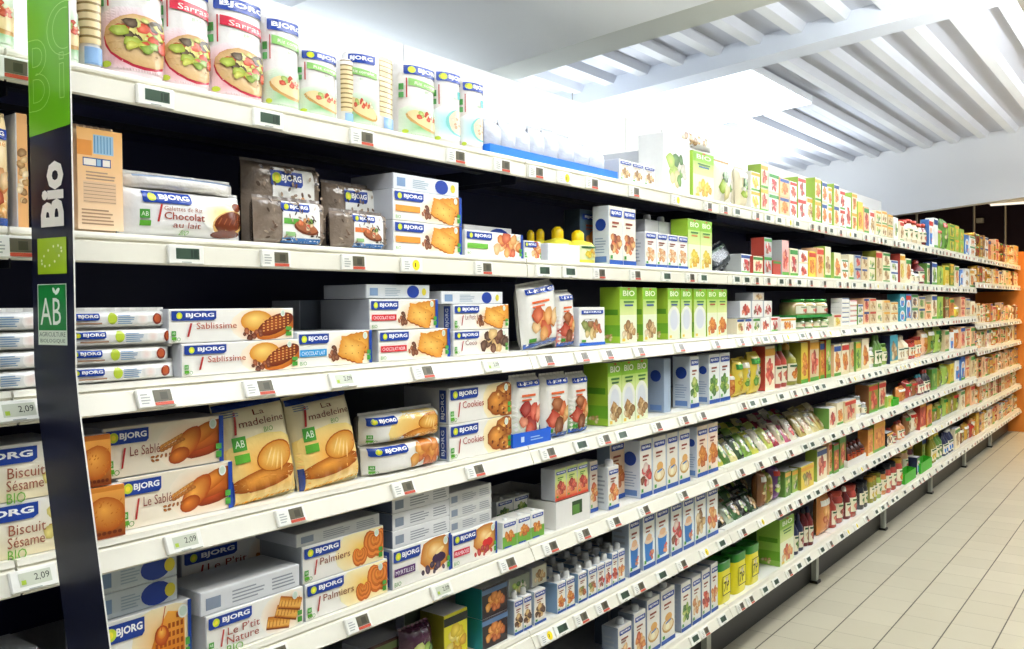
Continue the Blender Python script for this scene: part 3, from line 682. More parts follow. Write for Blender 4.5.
# ================================================================== TOP SHELF (first section)
GG = 'rice cake bags on the top shelf'
put(1, -28, 22, 0, 'rice', 'printed rice cake bag left of the green sign on the top shelf', B(v='riz'), d=.09, hgt=.21, group=GG)
put(1, 58, 84, 0, 'rice', 'rice cake bag with tomato picture half behind the green sign, top shelf', B(v='riz', span=150), d=.07, hgt=.2, group=GG)
put(1, 84, 106, 0, 'rice', 'clear rice cake bag showing dark grained cakes beside the green sign', B(v='side'), d=.06, hgt=.2, group=GG)
put(1, 107, 167, 0, 'rice', 'large red and white Sarrasin rice cake bag nearest the green sign', B(v='sar'), d=.1, hgt=.225, inset=.01, yaw=-8, group=GG)
put(1, 168, 217, 0, 'rice', 'middle one of the three red Sarrasin rice cake bags', B(v='sar', dot=True), d=.085, hgt=.21, group=GG)
put(1, 218, 270, -7, 'rice', 'red Sarrasin rice cake bag whose whole blue logo shows, beside green bag', B(v='sar', dot=False), d=.09, hgt=.205, group=GG)
put(1, 271, 305, 8, 'rice', 'tall green and white rice cake bag directly right of the Sarrasin bags', B(v='riz'), d=.07, group=GG)
put(1, 306, 343, 42, 'rice', 'short green rice cake bag with vegetable topping, right of the tall one', B(v='riz', dot=True), d=.08, group=GG)
put(1, 345, 357, 55, 'rice', 'narrow side view rice cake bag in the gap between two green bags', B(v='side'), d=.035, inset=.03, group=GG)
put(1, 357, 399, 44, 'rice', 'rice cake bag turned so the stacked cakes show through its side', B(v='half', span=170), d=.07, inset=.012, hgt=.172, group=GG)
put(1, 408, 441, 56, 'rice', 'green rice cake bag with full logo band, second right of turned bag', B(v='riz', dot=True), d=.085, group=GG)
put(1, 441, 466, 63, 'rice', 'turquoise printed rice cake bag, left one of the two turquoise bags', B(v='mint', dot=True), d=.085, group=GG)
put(1, 467, 488, 74, 'rice', 'turquoise printed rice cake bag standing next to the blue tray', B(v='mint', dot=True), d=.075, group=GG)
put(1, 399, 407, 62, 'rice', 'clear rice cake bag standing behind the green ones on the top shelf', B(v='side'), d=.04, inset=.05, group=GG)
put(1, 490, 618, 150, 'tray', 'long low bright blue cardboard tray on the top shelf', B(bg='#1b78e0', lip=1.), d=.22, inset=.006, hgt=.024, name='blue_tray')
for i, (a, b, y, q) in enumerate([(494, 506, 138, .012), (508, 520, 138, .012), (522, 535, 141, .012), (537, 549, 144, .012), (551, 563, 143, .012), (566, 579, 146, .012), (582, 594, 152, .012), (597, 609, 156, .012)]):
    put(1, a, b, y, 'pouch', 'crinkled clear pack of pale crispbreads in the blue tray, %s from left' % ordn(i+1), B(bg='#d9dde4', lay='plain', pic=None, pw=1.8, mat=FOIL, seed=i, band='#dfe6f2' if i%2 else None), d=.07, name='crispbread_pack', cat='pack', inset=.02, z=.004, hgt=[.088, .095, .09, .1, .105, .1, .088, .08][i], group='clear packs in the blue tray')
W_ = '#fafaf6'
put(1, 619, 655, 158, 'box', 'pale cream carton with a blue logo right of the blue tray', B(bg=W_, lay='v', name=None, nc='#e8d9c4', pic='grain', foot='#e9efe4', ly=.78, lh=.13), d=.1, m=3, group='cream cartons beside the blue tray')
put(1, 640, 664, 150, 'box', 'plain white box behind the cream cartons, top shelf', B(bg=W_, lay='plain', band='#f4f4f4'), d=.16, inset=.125)
put(1, 664, 690, 152, 'box', 'white carton with green leaves picture and small yellow print, top shelf', B(bg=W_, lay='plain', pic='salad', side='#eeeeea'), d=.1, hgt=.2)
put(1, 693, 714, 160, 'box', 'lime sided white carton with yellow flower picture on the top shelf', B(bg='#f6f8e8', lay='bio', pic='yellow', side='#a8cf4c', top='#ffffff'), d=.06, hgt=.17)
put(1, 717, 736, 165, 'pouch', 'tan edged soft bag leaning beside the lime carton, top shelf', B(bg='#efe9da', lay='plain', pic='salad', seam='#b98f4c'), d=.06, lean=0, hgt=.165, rolla=0, inset=.012)
put(1, 668, 716, 128, 'pouch', 'white soft pack lying on top of the white cartons', B(bg=W_, lay='plain', pic='grain'), d=.05, inset=.06, z=.205, hgt=.05)
# ================================================================== SECOND SHELF (first section)
put(2, -34, 16, 107, 'pouch', 'orange printed biscuit bag left of the green sign, second shelf', B(bg='#f3d9a4', lay='v', pic='peach', name='Tartine|BIO', nc='#d88a3a', tint='#e8a24c', ly=.77), d=.06)
put(2, 17, 30, 112, 'box', 'narrow brown carton squeezed against the sign on the second shelf', B(bg='#d9a468', lay='plain', pic='grain'), d=.08, inset=.03)
r = put(2, 76, 125, 123, 'pouch', 'orange edged pack showing its printed back, right of the green sign', B(bg='#e9c9a2', art=0, pw=6), d=.06, inset=.03, name='backside_pack')[0]
o_ = r
def backprint(root, w, h, d):
    a = Art(lambda x, y, o: (x, -.0016-o+.0, y), w, h, None, .0)
    a.grad(w*.03, h*.03, w*.94, h*.94, '#efd2ad', '#e3ab62'); a.rect(w*.03, h*.72, w*.3, h*.14, '#d98d3c')
    a.rect(w*.36, h*.74, w*.42, h*.18, '#8fb3c9')
    for i in range(6): a.rect(w*(.38+.065*i), h*.75, w*.02, h*.16, '#4f7f9f')
    a.rect(w*.14, h*.62, w*.58, h*.08, '#2c4f86'); a.rect(w*.16, h*.63, w*.25, h*.06, '#e6ded0'); a.rect(w*.43, h*.63, w*.08, h*.06, '#8fb3c9'); a.rect(w*.55, h*.63, w*.15, h*.06, '#e6ded0')
    a.lines(w*.2, h*.5, w*.64, h*.09, 3, '#a78a72'); a.rect(w*.14, h*.28, w*.68, h*.2, '#dcb893')
    for i in range(6): a.rect(w*.15, h*(.29+.033*i), w*.66, h*.006, '#a08468')
    a.lines(w*.1, h*.08, w*.76, h*.16, 5, '#a9876a', 3)
    kids(root).append(a.g.build('printed_back', PAPER, root))
w_ = x_at(125, D+.03, 1.58)-x_at(76, D+.03, 1.58); backprint(r, w_-.0015, on_y(76, 123, D+.03).z-1.5767, .06)
put(2, 130, 252, 183, 'pouch', 'white Chocolat au lait rice cake pack lying at the front', B(lay='choc', bg='#f0efec', seam='#d8d8d4'), d=.085, inset=.012, name='galette_pack')
put(2, 128, 246, 160, 'pouch', 'silver white flow pack lying on top of the Chocolat au lait pack', B(lay='plain', bg='#e6e2da', mat=FOIL, pic=None, band='#9fb0c8', seam='#cfcfca'), d=.1, inset=.02, z=.083, hgt=.03)
BB = dict(bg='#8a7a6a', back='#3a2a20', lay='vac', mat=FOIL, seam='#8a8078', pw=8)
put(2, 262, 330, 195, 'pouch', 'vacuum packed dark rye bread with pink topping label, front left pack', B(**BB), d=.06, inset=.012, name='rye_bread_pack', cat='bread', group='vacuum packed rye breads')
put(2, 250, 326, 168, 'pouch', 'dark rye bread pack standing behind the left front pack', B(lf=1., **dict(BB, seed=9)), d=.06, inset=.08, hgt=.175, name='rye_bread_pack', cat='bread', group='vacuum packed rye breads')
put(2, 338, 391, 209, 'pouch', 'smaller dark rye bread pack with an orange printed label', B(sc='#e0773a', **BB), d=.055, inset=.012, name='rye_bread_pack', cat='bread', group='vacuum packed rye breads')
put(2, 329, 384, 182, 'pouch', 'dark rye bread pack behind the orange labelled one', B(sc='#8fb3d0', **dict(BB, seed=2)), d=.05, inset=.075, hgt=.15, name='rye_bread_pack', cat='bread', group='vacuum packed rye breads')
put(2, 393, 462, 188, 'box', 'white petit beurre biscuit box with orange label, second shelf stack', B(pic='biscuits', sub=' ', subc='#ef9a3c', rb=1, lw=.4), d=.16, n=2, group='stacked biscuit boxes on the second shelf')
put(2, 393, 459, 170, 'box', 'grey shaded box with round blue badge atop the biscuit box stack', B(lay='circle', bg='#dfe2e4'), d=.14, inset=.016, z=.1425, hgt=.037)
put(2, 465, 523, 229, 'box', 'white toast box with green label and orange roll picture', B(pic='peach', sub=' ', subc='#6fb53c', rb=1, lw=.42), d=.14)
put(2, 464, 512, 218, 'box', 'plain white box standing behind the green labelled toast box', B(lay='circle', bg='#f2f2f2'), d=.1, inset=.16, hgt=.1)
put(2, 524, 541, 240, 'box', 'little white carton with orange fruit, right of the toast box', B(pic='peach', lay='h', lw=.7), d=.06)
put(2, 548, 580, 240, 'box', 'blank white open box in front of lemon juice bottles', B(lay='plain', bg='#f3f3f0'), d=.05, hgt=.05, inset=.008)
LB = dict(bg='#f4ec4c', cap='#f3cf14', lab='#dfe9b0', neck=.34, pic='yellow', squeeze=1)
put(2, 583, 601, 228, 'bottle', 'yellow lemon juice bottle standing in front of the blue badged carton', B(**LB), name='juice_bottle', group='lemon juice bottles')
for i, (a, b, y, s_) in enumerate([(562, 580, 226, .065), (543, 556, 230, .13), (533, 545, 233, .15)]):
    put(2, a, b, y, 'bottle', ['lemon juice bottle behind the blank white box', 'lemon juice bottle in shadow, second row back behind white box', 'leftmost shaded lemon juice bottle at the back'][i], B(**LB), inset=s_, name='juice_bottle', group='lemon juice bottles', hgt=[.115, .11, .105][i])
put(2, 609, 636, 205, 'box', 'tall cereal carton with flowers picture and round blue badge side', B(lay='v', pic='muesli', sideart='circle', side='#d3dae2', bg='#f2ead8', seed=2, lh=.12), d=.06, m=2, group='tall cereal cartons second shelf')
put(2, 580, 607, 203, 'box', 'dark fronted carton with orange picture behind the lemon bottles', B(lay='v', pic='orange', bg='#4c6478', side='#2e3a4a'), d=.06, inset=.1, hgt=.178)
put(2, 645, 688, 231, 'box', 'short white carton with pastry picture on the second shelf', B(lay='v', pic='egg', sideart='print', bg='#f4f2ea', seed=6, lh=.14), d=.07, m=4, group='short white cartons second shelf')
put(2, 645, 672, 211, 'box', 'white drink brick behind the short cartons', B(lay='plain', bg='#f3f3f3', foot=None, cap='#e8e8e6'), d=.06, inset=.09, m=2, hgt=.175, group='white bricks behind the short cartons')
put(2, 688, 712, 218, 'box', 'slim BIO carton with lime green side, end of its row, second shelf', B(lay='bio', side='#93b930', sideart='bio', pic='yellow', nc='#c9762c'), d=.07, m=2, group='BIO cartons second shelf')
# ================================================================== THIRD SHELF
put(3, -60, 66, 312, 'pouch', 'silvery biscuit roll left of the green sign', B(lay='roll', bg='#e4e4e0', pw=4), d=.05, n=4, group='biscuit rolls left of the sign')
for i, (a, b) in enumerate([(71, 181), (70, 176), (72, 184), (68, 172)]):
    put(3, a, b, 0, 'pouch', 'silvery chocolate biscuit roll right of the sign, %s one of the pile' % ('lowest', 'second lowest', 'second highest', 'topmost')[i], B(lay='roll', bg='#ecebe6', pw=4, seed=i), d=.05, inset=.012+.003*(i % 2), z=.0305*i, hgt=.0285, name='biscuit_roll', group='biscuit rolls right of the sign')
SAB = dict(pic='sabl', name='Sablissime', nc='#b3543a', rb=0, lw=.33, nw=.31, px=.77, pr=.22)
put(3, 181, 300, 345, 'box', 'Sablissime biscuit box with round biscuits, lower of the pair', B(**SAB), d=.09, inset=.01, hgt=.06, name='biscuit_box')
put(3, 168, 294, 308, 'box', 'Sablissime biscuit box with round biscuits, upper of the pair', B(**SAB), d=.09, inset=.014, z=.0605, hgt=.062, name='biscuit_box')
put(3, 297, 372, 332, 'box', 'biscuit box with blue chocolat lait strip, third shelf', B(pic='biscuits', sub='CHOCOLAT LAIT', subc='#2f9bd8', rb=1, lw=.38), d=.17, inset=.012, name='biscuit_box')
CN = B(pic='biscuits', sub='CHOCOLAT NOIR', subc='#d5262f', rb=1, lw=.38, side='#a4a8ae')
put(3, 378, 450, 298, 'box', 'biscuit box with red chocolat noir strip, lower one', CN, d=.17, hgt=.07, name='biscuit_box', group='chocolat noir biscuit boxes')
put(3, 369, 438, 298, 'box', 'biscuit box with red chocolat noir strip, upper one set left', CN, d=.16, z=.0712, inset=.014, hgt=.069, name='biscuit_box', group='chocolat noir biscuit boxes')
put(3, 366, 430, 282, 'box', 'shaded box with yellow dot and blue badge above the chocolat noir boxes', B(lay='circle', bg='#d5dadc'), d=.14, inset=.02, z=.1415, hgt=.032)
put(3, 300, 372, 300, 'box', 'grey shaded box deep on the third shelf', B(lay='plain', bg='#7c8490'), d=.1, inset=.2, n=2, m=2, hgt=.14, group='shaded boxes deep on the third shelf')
put(3, 453, 509, 331, 'box', 'biscuit box with dark coconut biscuit, below the petit beurre box', B(pic='coco', name='Coco', rb=0, lw=.42, nw=.3, sideart='spine'), d=.15, hgt=.063, name='biscuit_box')
put(3, 453, 509, 303, 'box', 'petit beurre biscuit box standing on the coconut biscuit box', B(pic='biscuits', name='Le Petit Beurre', rb=0, lw=.42, nw=.36, sideart='spine'), d=.15, z=.0635, hgt=.064, name='biscuit_box')
put(3, 441, 503, 289, 'box', 'white box with blue round badge topping the petit beurre stack', B(lay='circle', bg='#e6e8ea'), d=.14, inset=.016, z=.128, hgt=.032)
ML = dict(lay='v', pic='muesli', bg='#f1efe6', ly=.85, lh=.09, pr=.25, py=.38, name=None, nc='#e06a3a', pw=6)
put(3, 528, 562, 290, 'pouch', 'leaning white muesli bag with peach picture, third shelf', B(**dict(ML, pic='peach')), d=.05, inset=.012, lean=0, rolla=-7, hgt=.176, name='muesli_bag')
put(3, 561, 577, 292, 'pouch', 'muesli bag with red cereal picture behind the peach one', B(**dict(ML, tint='#d8583a')), d=.05, inset=.02, rolla=-3, hgt=.16, name='muesli_bag')
put(3, 579, 605, 307, 'box', 'small square white box with nut mix picture and blue foot band', B(lay='v', pic='nuts', bg='#f4f2ea', foot='#2a62c0', py=.45, pr=.25, nc='#f4f2ea'), d=.08)
for i, (a, b, g_) in enumerate([(620, 637, 0), (643, 657, 0), (668, 680, 1), (681, 692, 1), (694, 706, 1)]):
    put(3, a, b, 286, 'box', 'slim lime green BIO carton on the third shelf, %s from left' % ordn(i+1), B(lay='bio', side='#9cc234', sideart='bio', gl=g_, nc='#2e4f9a', pic=None if g_ else 'grain'), d=.075 if i != 1 else .045, hgt=.18, name='bio_carton', group='lime BIO cartons third shelf')
put(3, 707, 727, 288, 'box', 'lime BIO carton with brown cocoa picture near the section joint', B(lay='bio', side='#9cc234', pic='orange', nc='#a8482c'), d=.07, m=2, hgt=.18, name='bio_carton', group='cocoa BIO cartons third shelf')
# ================================================================== FOURTH SHELF
SE = dict(pic='yellow', name='Biscuit|Sésame|BIO', nc='#9a5232', lw=.72, nw=.3, tx=.5, px=.92, pr=.12)
put(4, -60, 70, 453, 'box', 'Sésame biscuit box left of the sign', B(tint='#f0e2b8', **SE), d=.12, n=2, name='biscuit_box', group='Sesame biscuit boxes')
SB = dict(pic='sable', name='Le Sablé', nc='#8a3c28', lw=.33, nw=.24, bg='#f1e6cf', px=.72, pr=.26, rb=1, sub=None)
put(4, 118, 233, 482, 'box', 'Le Sablé biscuit box with golden finger biscuits, lower of two', B(**SB), d=.1, inset=.03, hgt=.09, name='biscuit_box')
put(4, 103, 224, 428, 'box', 'Le Sablé biscuit box with golden finger biscuits, upper of two', B(**SB), d=.1, inset=.034, z=.0912, hgt=.088, name='biscuit_box')
put(4, 84, 126, 488, 'box', 'small box end printed with a glazed biscuit, lower one by the sign', B(lay='plain', pic='glaze', bg='#d8832c', seed=4), d=.02, inset=.006, hgt=.088, name='biscuit_box_end', group='glazed biscuit box ends')
put(4, 78, 112, 436, 'box', 'small box end printed with a glazed biscuit, upper one by the sign', B(lay='plain', pic='glaze', bg='#c86f24', seed=5), d=.02, inset=.006, z=.0885, hgt=.086, name='biscuit_box_end', group='glazed biscuit box ends')
MD = dict(lay='mad', bg='#efe3bd', seam='#e2d29a', pw=5)
put(4, 236, 304, 400, 'pouch', 'yellow La madeleine cake bag, left one leaning back', B(**MD), d=.06, inset=.014, hgt=.2, lean=9, rolla=-4, name='madeleine_bag')
put(4, 307, 367, 394, 'pouch', 'yellow La madeleine cake bag, right one leaning on its neighbour', B(**dict(MD, seed=8)), d=.06, inset=.016, hgt=.195, lean=9, rolla=-4.5, name='madeleine_bag')
FL = dict(lay='flow', pic='orange', bg='#f0ede4', nw=.3, lw=.42, pw=6)
put(4, 374, 447, 437, 'pouch', 'flow wrapped waffle pack with cut sponge picture, lower pack', B(**FL), d=.09, inset=.012, hgt=.068, name='cake_pack')
put(4, 372, 446, 408, 'pouch', 'flow wrapped waffle pack lying on the lower pack, fourth shelf', B(**dict(FL, pic='mad', lw=.3, seed=3)), d=.09, inset=.014, z=.07, hgt=.066, name='cake_pack')
CK = dict(pic='cookie', name='Cookies', nc='#b0453a', rb=0, lw=.42, nw=.33, px=.8, pr=.19, sideart='spine', side='#bfc2c6')
put(4, 449, 512, 388, 'box', 'Cookies box with chocolate chip cookies', B(**CK), d=.15, n=2, name='biscuit_box', group='cookie boxes fourth shelf')
put(4, 513, 551, 432, 'tray', 'bright blue retail tray holding muesli bags', B(bg='#1f5fd0', mark=1, lip=.75), d=.12, inset=.004, hgt=.05, name='blue_tray')
put(4, 516, 543, 380, 'pouch', 'muesli bag with red fruit in the blue tray', B(**dict(ML, pic='red', tint='#d7e0c0')), d=.045, inset=.014, z=.004, hgt=.182, name='muesli_bag')
put(4, 546, 571, 376, 'pouch', 'muesli bag with brown cereal and tomato, right of the blue tray', B(**dict(ML, pic='muesli')), d=.045, inset=.012, hgt=.182, name='muesli_bag')
put(4, 572, 590, 372, 'pouch', 'muesli bag with green band beside the BIO cartons', B(**dict(ML, pic='muesli', tint='#5a9a3c')), d=.045, inset=.016, hgt=.176, name='muesli_bag')
put(4, 608, 648, 362, 'box', 'lime BIO carton on the fourth shelf', B(lay='bio', side='#93b930', sideart='bio', gl=1, nc='#3f6a3a', pic='grain'), d=.09, m=3, hgt=.2, name='bio_carton', group='BIO cartons fourth shelf')
put(4, 664, 671, 362, 'box', 'blue badged grey carton edge right of the BIO cartons', B(lay='plain', bg='#9fb0c4', side='#8f9fb4', sideart='circle'), d=.065, inset=.03, hgt=.19)
DR = dict(lay='v', side='#c3ccd6', sideart='circle', bg='#eef1ee', lh=.11)
put(4, 690, 699, 358, 'box', 'milk carton with green plant picture and blue badge side, fourth shelf', B(pic='green', **DR), d=.07, hgt=.19, name='drink_carton', cat='carton')
put(4, 709, 730, 356, 'box', 'milk carton with dark green plant picture by the section joint', B(pic='green', **dict(DR, seed=2)), d=.05, m=2, hgt=.19, name='drink_carton', cat='carton', group='plant milk cartons fourth shelf')
# ================================================================== FIFTH SHELF
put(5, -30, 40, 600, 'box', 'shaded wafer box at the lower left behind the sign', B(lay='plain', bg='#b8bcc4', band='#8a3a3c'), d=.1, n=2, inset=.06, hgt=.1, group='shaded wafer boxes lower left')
put(5, 101, 192, 611, 'box', 'Gaufre box with a honey waffle picture at the lower left', B(pic='waffle', nc='#a8482c', rb=1, lw=.44, nw=.2, px=.68, pr=.24, topart=1), d=.12, inset=.03, hgt=.115, name='biscuit_box')
put(5, 97, 178, 566, 'box', 'long pale box with round blue badge on the Gaufre box', B(lay='circle', bg='#c9d2d6'), d=.1, inset=.04, z=.1155, n=2, hgt=.09, group='blue badged boxes on the Gaufre box')
NT = dict(pic='nature', name="Le P'tit|Nature|BIO", nc='#a0402c', rb=0, lw=.42, nw=.32, px=.79, pr=.2, topart=1)
put(5, 206, 304, 602, 'box', "Le P'tit Nature biscuit box at the front, rectangular biscuits", B(**NT), d=.12, inset=.01, hgt=.078, name='biscuit_box')
put(5, 200, 300, 575, 'box', 'white box with printed small text on the Nature box', B(lay='blank', bg='#e4e6e8'), d=.12, inset=.014, z=.0785, hgt=.045)
put(5, 182, 300, 553, 'box', 'shaded Nature biscuit box standing further back', B(**NT), d=.05, inset=.15, z=.0, n=2, hgt=.165, name='biscuit_box')
PL = dict(pic='palmier', name='Palmiers', nc='#8f4a2a', rb=0, lw=.42, nw=.36, px=.8, pr=.2, side='#aab0b6', topart=1)
put(5, 305, 388, 558, 'box', 'Palmiers pastry box with swirled pastries, lower of two', B(**PL), d=.16, n=1, hgt=.077, name='pastry_box')
o = C.objects[-1]
put(5, 302, 384, 528, 'box', 'Palmiers pastry box with swirled pastries, upper of two', B(**PL), d=.16, z=.0775, inset=.014, hgt=.077, name='pastry_box')
put(5, 296, 380, 508, 'box', 'grey printed box lying on the upper Palmiers box', B(lay='blank', bg='#d4d6d4'), d=.15, inset=.018, z=.155, hgt=.028)
put(5, 392, 451, 540, 'box', 'Myrtilles tart box with blueberries', B(pic='blue', sub='MYRTILLES', subc='#5a2a6a', rb=1, lw=.44, sideart='spine', side='#8f98a4'), d=.15, inset=.01, hgt=.092, name='biscuit_box')
put(5, 452, 497, 524, 'box', 'Framboise tart box with red raspberries', B(pic='rasp', sub='FRAMBOISE', subc='#d83048', rb=1, lw=.5, side='#2a4a9c'), d=.15, inset=.008, hgt=.085, name='biscuit_box')
put(5, 392, 450, 511, 'box', 'grey printed box stacked on the Myrtilles box', B(lay='blank', bg='#e8e9ea', side='#5a6478'), d=.15, inset=.014, z=.0925, hgt=.12, n=3, group='grey boxes stacked on the Myrtilles box')
put(5, 449, 492, 490, 'box', 'grey printed box stacked on the Framboise box', B(lay='blank', bg='#d9dad8', side='#5a6478'), d=.15, inset=.014, z=.0855, hgt=.1, n=3, group='grey boxes stacked on the Framboise box')
put(5, 502, 545, 508, 'brick', 'pack of three small orange drink bricks', B(pic='orange', lc='#6faa3c'), d=.06, inset=.012, hgt=.076)
put(5, 496, 530, 489, 'brick', 'green shaded drink brick pack behind the three orange bricks', B(pic='green', lc='#3f7a2a', n=2), d=.05, inset=.11, z=.03, hgt=.07)
put(5, 556, 590, 500, 'tray', 'white cardboard display base with a cut out window, fifth shelf', B(bg='#eceae4', hole=1), d=.3, inset=.008, hgt=.08, name='display_box')
put(5, 555, 588, 462, 'box', 'green and red drink brick standing on the white display base', B(lay='v', pic='red', bg='#cfdc8a', tint='#e8583a', nc='#4c8a2c', foot='#d84a34'), d=.05, inset=.012, z=.0815, m=3, hgt=.092, name='drink_brick', cat='drink brick', group='green bricks on the white display base')
put(5, 590, 598, 450, 'box', 'narrow drink carton with orange edge right of the white display', B(lay='v', pic='peach', bg='#eadccb'), d=.05, inset=.04, hgt=.16, name='drink_carton', cat='carton')
put(5, 608, 619, 470, 'box', 'drink carton with white cap and peach picture, fifth shelf', B(lay='v', pic='peach', bg='#f0ece2', cap='#f4f4f4', sideart='print', side='#cdd3d8'), d=.05, inset=.014, hgt=.135, name='drink_carton', cat='carton')
put(5, 610, 625, 444, 'box', 'tall carton with orange fruit behind the capped drink carton', B(lay='v', pic='orange', bg='#e8c9a8', side='#9fb0c0'), d=.05, inset=.07, hgt=.2, name='drink_carton', cat='carton')
for i, (a, b, p_) in enumerate([(640, 652, 'rasp'), (653, 666, 'egg'), (667, 678, 'egg'), (679, 690, 'egg')]):
    put(5, a, b, 440, 'box', 'white drink carton with food picture on the fifth shelf, %s of four' % ordn(i+1), B(lay='v', pic='straw' if i == 0 else 'bowl', bg='#f0ece0', side='#ccd4de', sideart='circle', cap=None), d=.075, hgt=.193, name='drink_carton', cat='carton', group='four white cartons fifth shelf')
put(5, 697, 718, 425, 'box', 'carton with orange soup picture by the joint, fifth shelf', B(lay='v', pic='orange', bg='#f3dfc8', side='#c3ccda', sideart='circle'), d=.045, m=2, hgt=.19, name='drink_carton', cat='carton', group='soup cartons fifth shelf')
# ================================================================== SIXTH SHELF
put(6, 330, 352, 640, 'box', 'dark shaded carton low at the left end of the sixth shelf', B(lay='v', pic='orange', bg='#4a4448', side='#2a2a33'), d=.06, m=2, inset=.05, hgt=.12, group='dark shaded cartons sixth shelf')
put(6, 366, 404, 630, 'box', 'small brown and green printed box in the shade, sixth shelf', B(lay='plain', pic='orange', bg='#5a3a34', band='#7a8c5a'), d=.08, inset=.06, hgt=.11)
put(6, 408, 438, 612, 'pouch', 'dark purple bag of biscuits on the sixth shelf', B(bg='#4a2038', lay='plain', pic='green', seam='#5c2a48', mat=FOIL), d=.06, inset=.02, hgt=.125)
put(6, 444, 468, 608, 'box', 'yellow carton with black emblem on the sixth shelf', B(bg='#d9d02a', side='#8a8424', lay='plain', pic='yellow', band='#1e2420'), d=.08, inset=.02, hgt=.13, name='tea_box')
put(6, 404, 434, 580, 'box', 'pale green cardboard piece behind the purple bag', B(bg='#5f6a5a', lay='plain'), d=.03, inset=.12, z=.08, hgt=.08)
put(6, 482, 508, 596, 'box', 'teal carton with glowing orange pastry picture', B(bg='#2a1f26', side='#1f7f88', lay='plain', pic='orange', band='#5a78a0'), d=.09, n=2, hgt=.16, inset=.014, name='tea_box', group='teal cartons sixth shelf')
put(6, 514, 532, 596, 'box', 'small chocolate drink carton on the sixth shelf', B(lay='v', pic='coco', bg='#efeae0', side='#9fb0c0', cap='#e8e8e4', lh=.13), d=.05, m=2, hgt=.094, inset=.012, name='drink_carton', cat='carton', group='chocolate drink cartons')
put(6, 534, 546, 590, 'box', 'chocolate drink carton slightly apart from the pair', B(lay='v', pic='coco', bg='#efeae0', side='#9fb0c0', lh=.13), d=.05, hgt=.094, inset=.012, name='drink_carton', cat='carton')
put(6, 509, 530, 566, 'box', 'small silver green carton stacked above the chocolate drinks', B(lay='plain', pic='salad', bg='#8a9484'), d=.05, inset=.03, z=.098, hgt=.05)
put(6, 532, 547, 560, 'box', 'beige carton standing above the single chocolate drink', B(lay='plain', pic='grain', bg='#c9c8b4'), d=.05, inset=.03, z=.098, hgt=.055)
SM = dict(lay='v', bg='#f0ede2', side='#7f9fc0', cap='#eef0ee', lh=.12)
for i, (a, b, p_, y) in enumerate([(557, 566, 'orange', 0), (566, 575, 'orange', 0), (578, 587, 'nuts', 0), (588, 597, 'nuts', 0), (597, 605, 'straw', 0), (605, 612, 'red', 0), (612, 618, 'red', 0), (618, 625, 'peach', 0)]):
    put(6, a, b, 0, 'box', 'small capped dessert drink carton on the sixth shelf, %s of eight' % ordn(i+1), B(pic=p_, **dict(SM, seed=i)), d=.05, hgt=.088+.016*(i > 5), inset=.012, name='dessert_carton', cat='carton', group='small dessert cartons sixth shelf')
for q in range(3):
    for i in range(6):
        a = 557+i*11-8*(q+1)+(3 if i > 1 else 0)
        put(6, a, a+9, 0, 'box', 'small dessert carton with grey cap, %s row back, %s along' % (ordn(q+2), ordn(i+1)), B(pic='grain', **SM), d=.05, hgt=.088, inset=.014+.056*(q+1), name='dessert_carton', cat='carton', group='dessert cartons in the back rows')
for i, (a, b) in enumerate([(629, 640), (643, 655), (656, 669), (671, 682), (683, 694), (695, 706), (707, 718)]):
    put(6, a, b, 0, 'box', 'tall oat drink carton on the sixth shelf, %s of seven' % ordn(i+1), B(lay='v', pic=['glass', 'glass', 'glass', 'straw', 'glass', 'grain', 'peach'][i], bg='#eef0ea', side='#a9b8c9', sideart='print', lh=.1, pr=.24, seed=i), d=.065, hgt=.193, inset=.012, name='drink_carton', cat='carton', group='tall drink cartons sixth shelf')
# ================================================================== BOTTOM SHELF
for i, (a, b) in enumerate([(618, 632), (634, 646), (647, 660), (661, 675), (681, 691), (692, 701), (702, 710), (711, 718)]):
    put(7, a, b, 0, 'box', 'white drink carton on the bottom shelf, %s of eight' % ordn(i+1), B(lay='v', pic=['peach', 'peach', 'bowl', 'bowl', 'green', 'egg', 'red', 'peach'][i], bg='#efece2', side='#8e9aac', sideart='print', lh=.1, cap=None if i > 3 else '#c9ced2', seed=i), d=.06, hgt=[.15, .165, .185, .19, .175, .175, .18, .185][i], inset=.012, name='drink_carton', cat='carton', group='white cartons bottom shelf')
for q in range(2):
    for i in range(5):
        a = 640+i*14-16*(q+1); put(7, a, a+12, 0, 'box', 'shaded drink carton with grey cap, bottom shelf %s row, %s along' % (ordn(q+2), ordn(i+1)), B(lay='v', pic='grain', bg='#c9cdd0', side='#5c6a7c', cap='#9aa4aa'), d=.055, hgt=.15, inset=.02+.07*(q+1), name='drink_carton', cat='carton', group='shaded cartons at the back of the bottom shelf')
put(7, 628, 641, 0, 'box', 'plain beige carton standing on the leftmost bottom shelf cartons', B(lay='plain', bg='#d9cdb4', side='#4a1a34'), d=.05, z=.17, hgt=.055, inset=.09)
for i, (a, b) in enumerate([(720, 733), (736, 748), (750, 761)]):
    put(7, a, b, 0, 'tub', 'yellow drum with dark green lid, %s of three on bottom shelf' % ordn(i+1), B(bg='#e8dc1e', cap='#2f8a2c'), d=.075, hgt=.165, inset=.014, name='cocoa_drum', group='yellow drums with green lids')
for i, (a, b) in enumerate([(704, 716), (722, 732)]):
    put(7, a, b, 0, 'tub', 'yellow drum with green lid in the %s row behind' % ordn(i+2), B(bg='#b8b01e', cap='#24702a'), d=.075, hgt=.165, inset=.1+.085*(1-i), name='cocoa_drum', group='yellow drums with green lids')
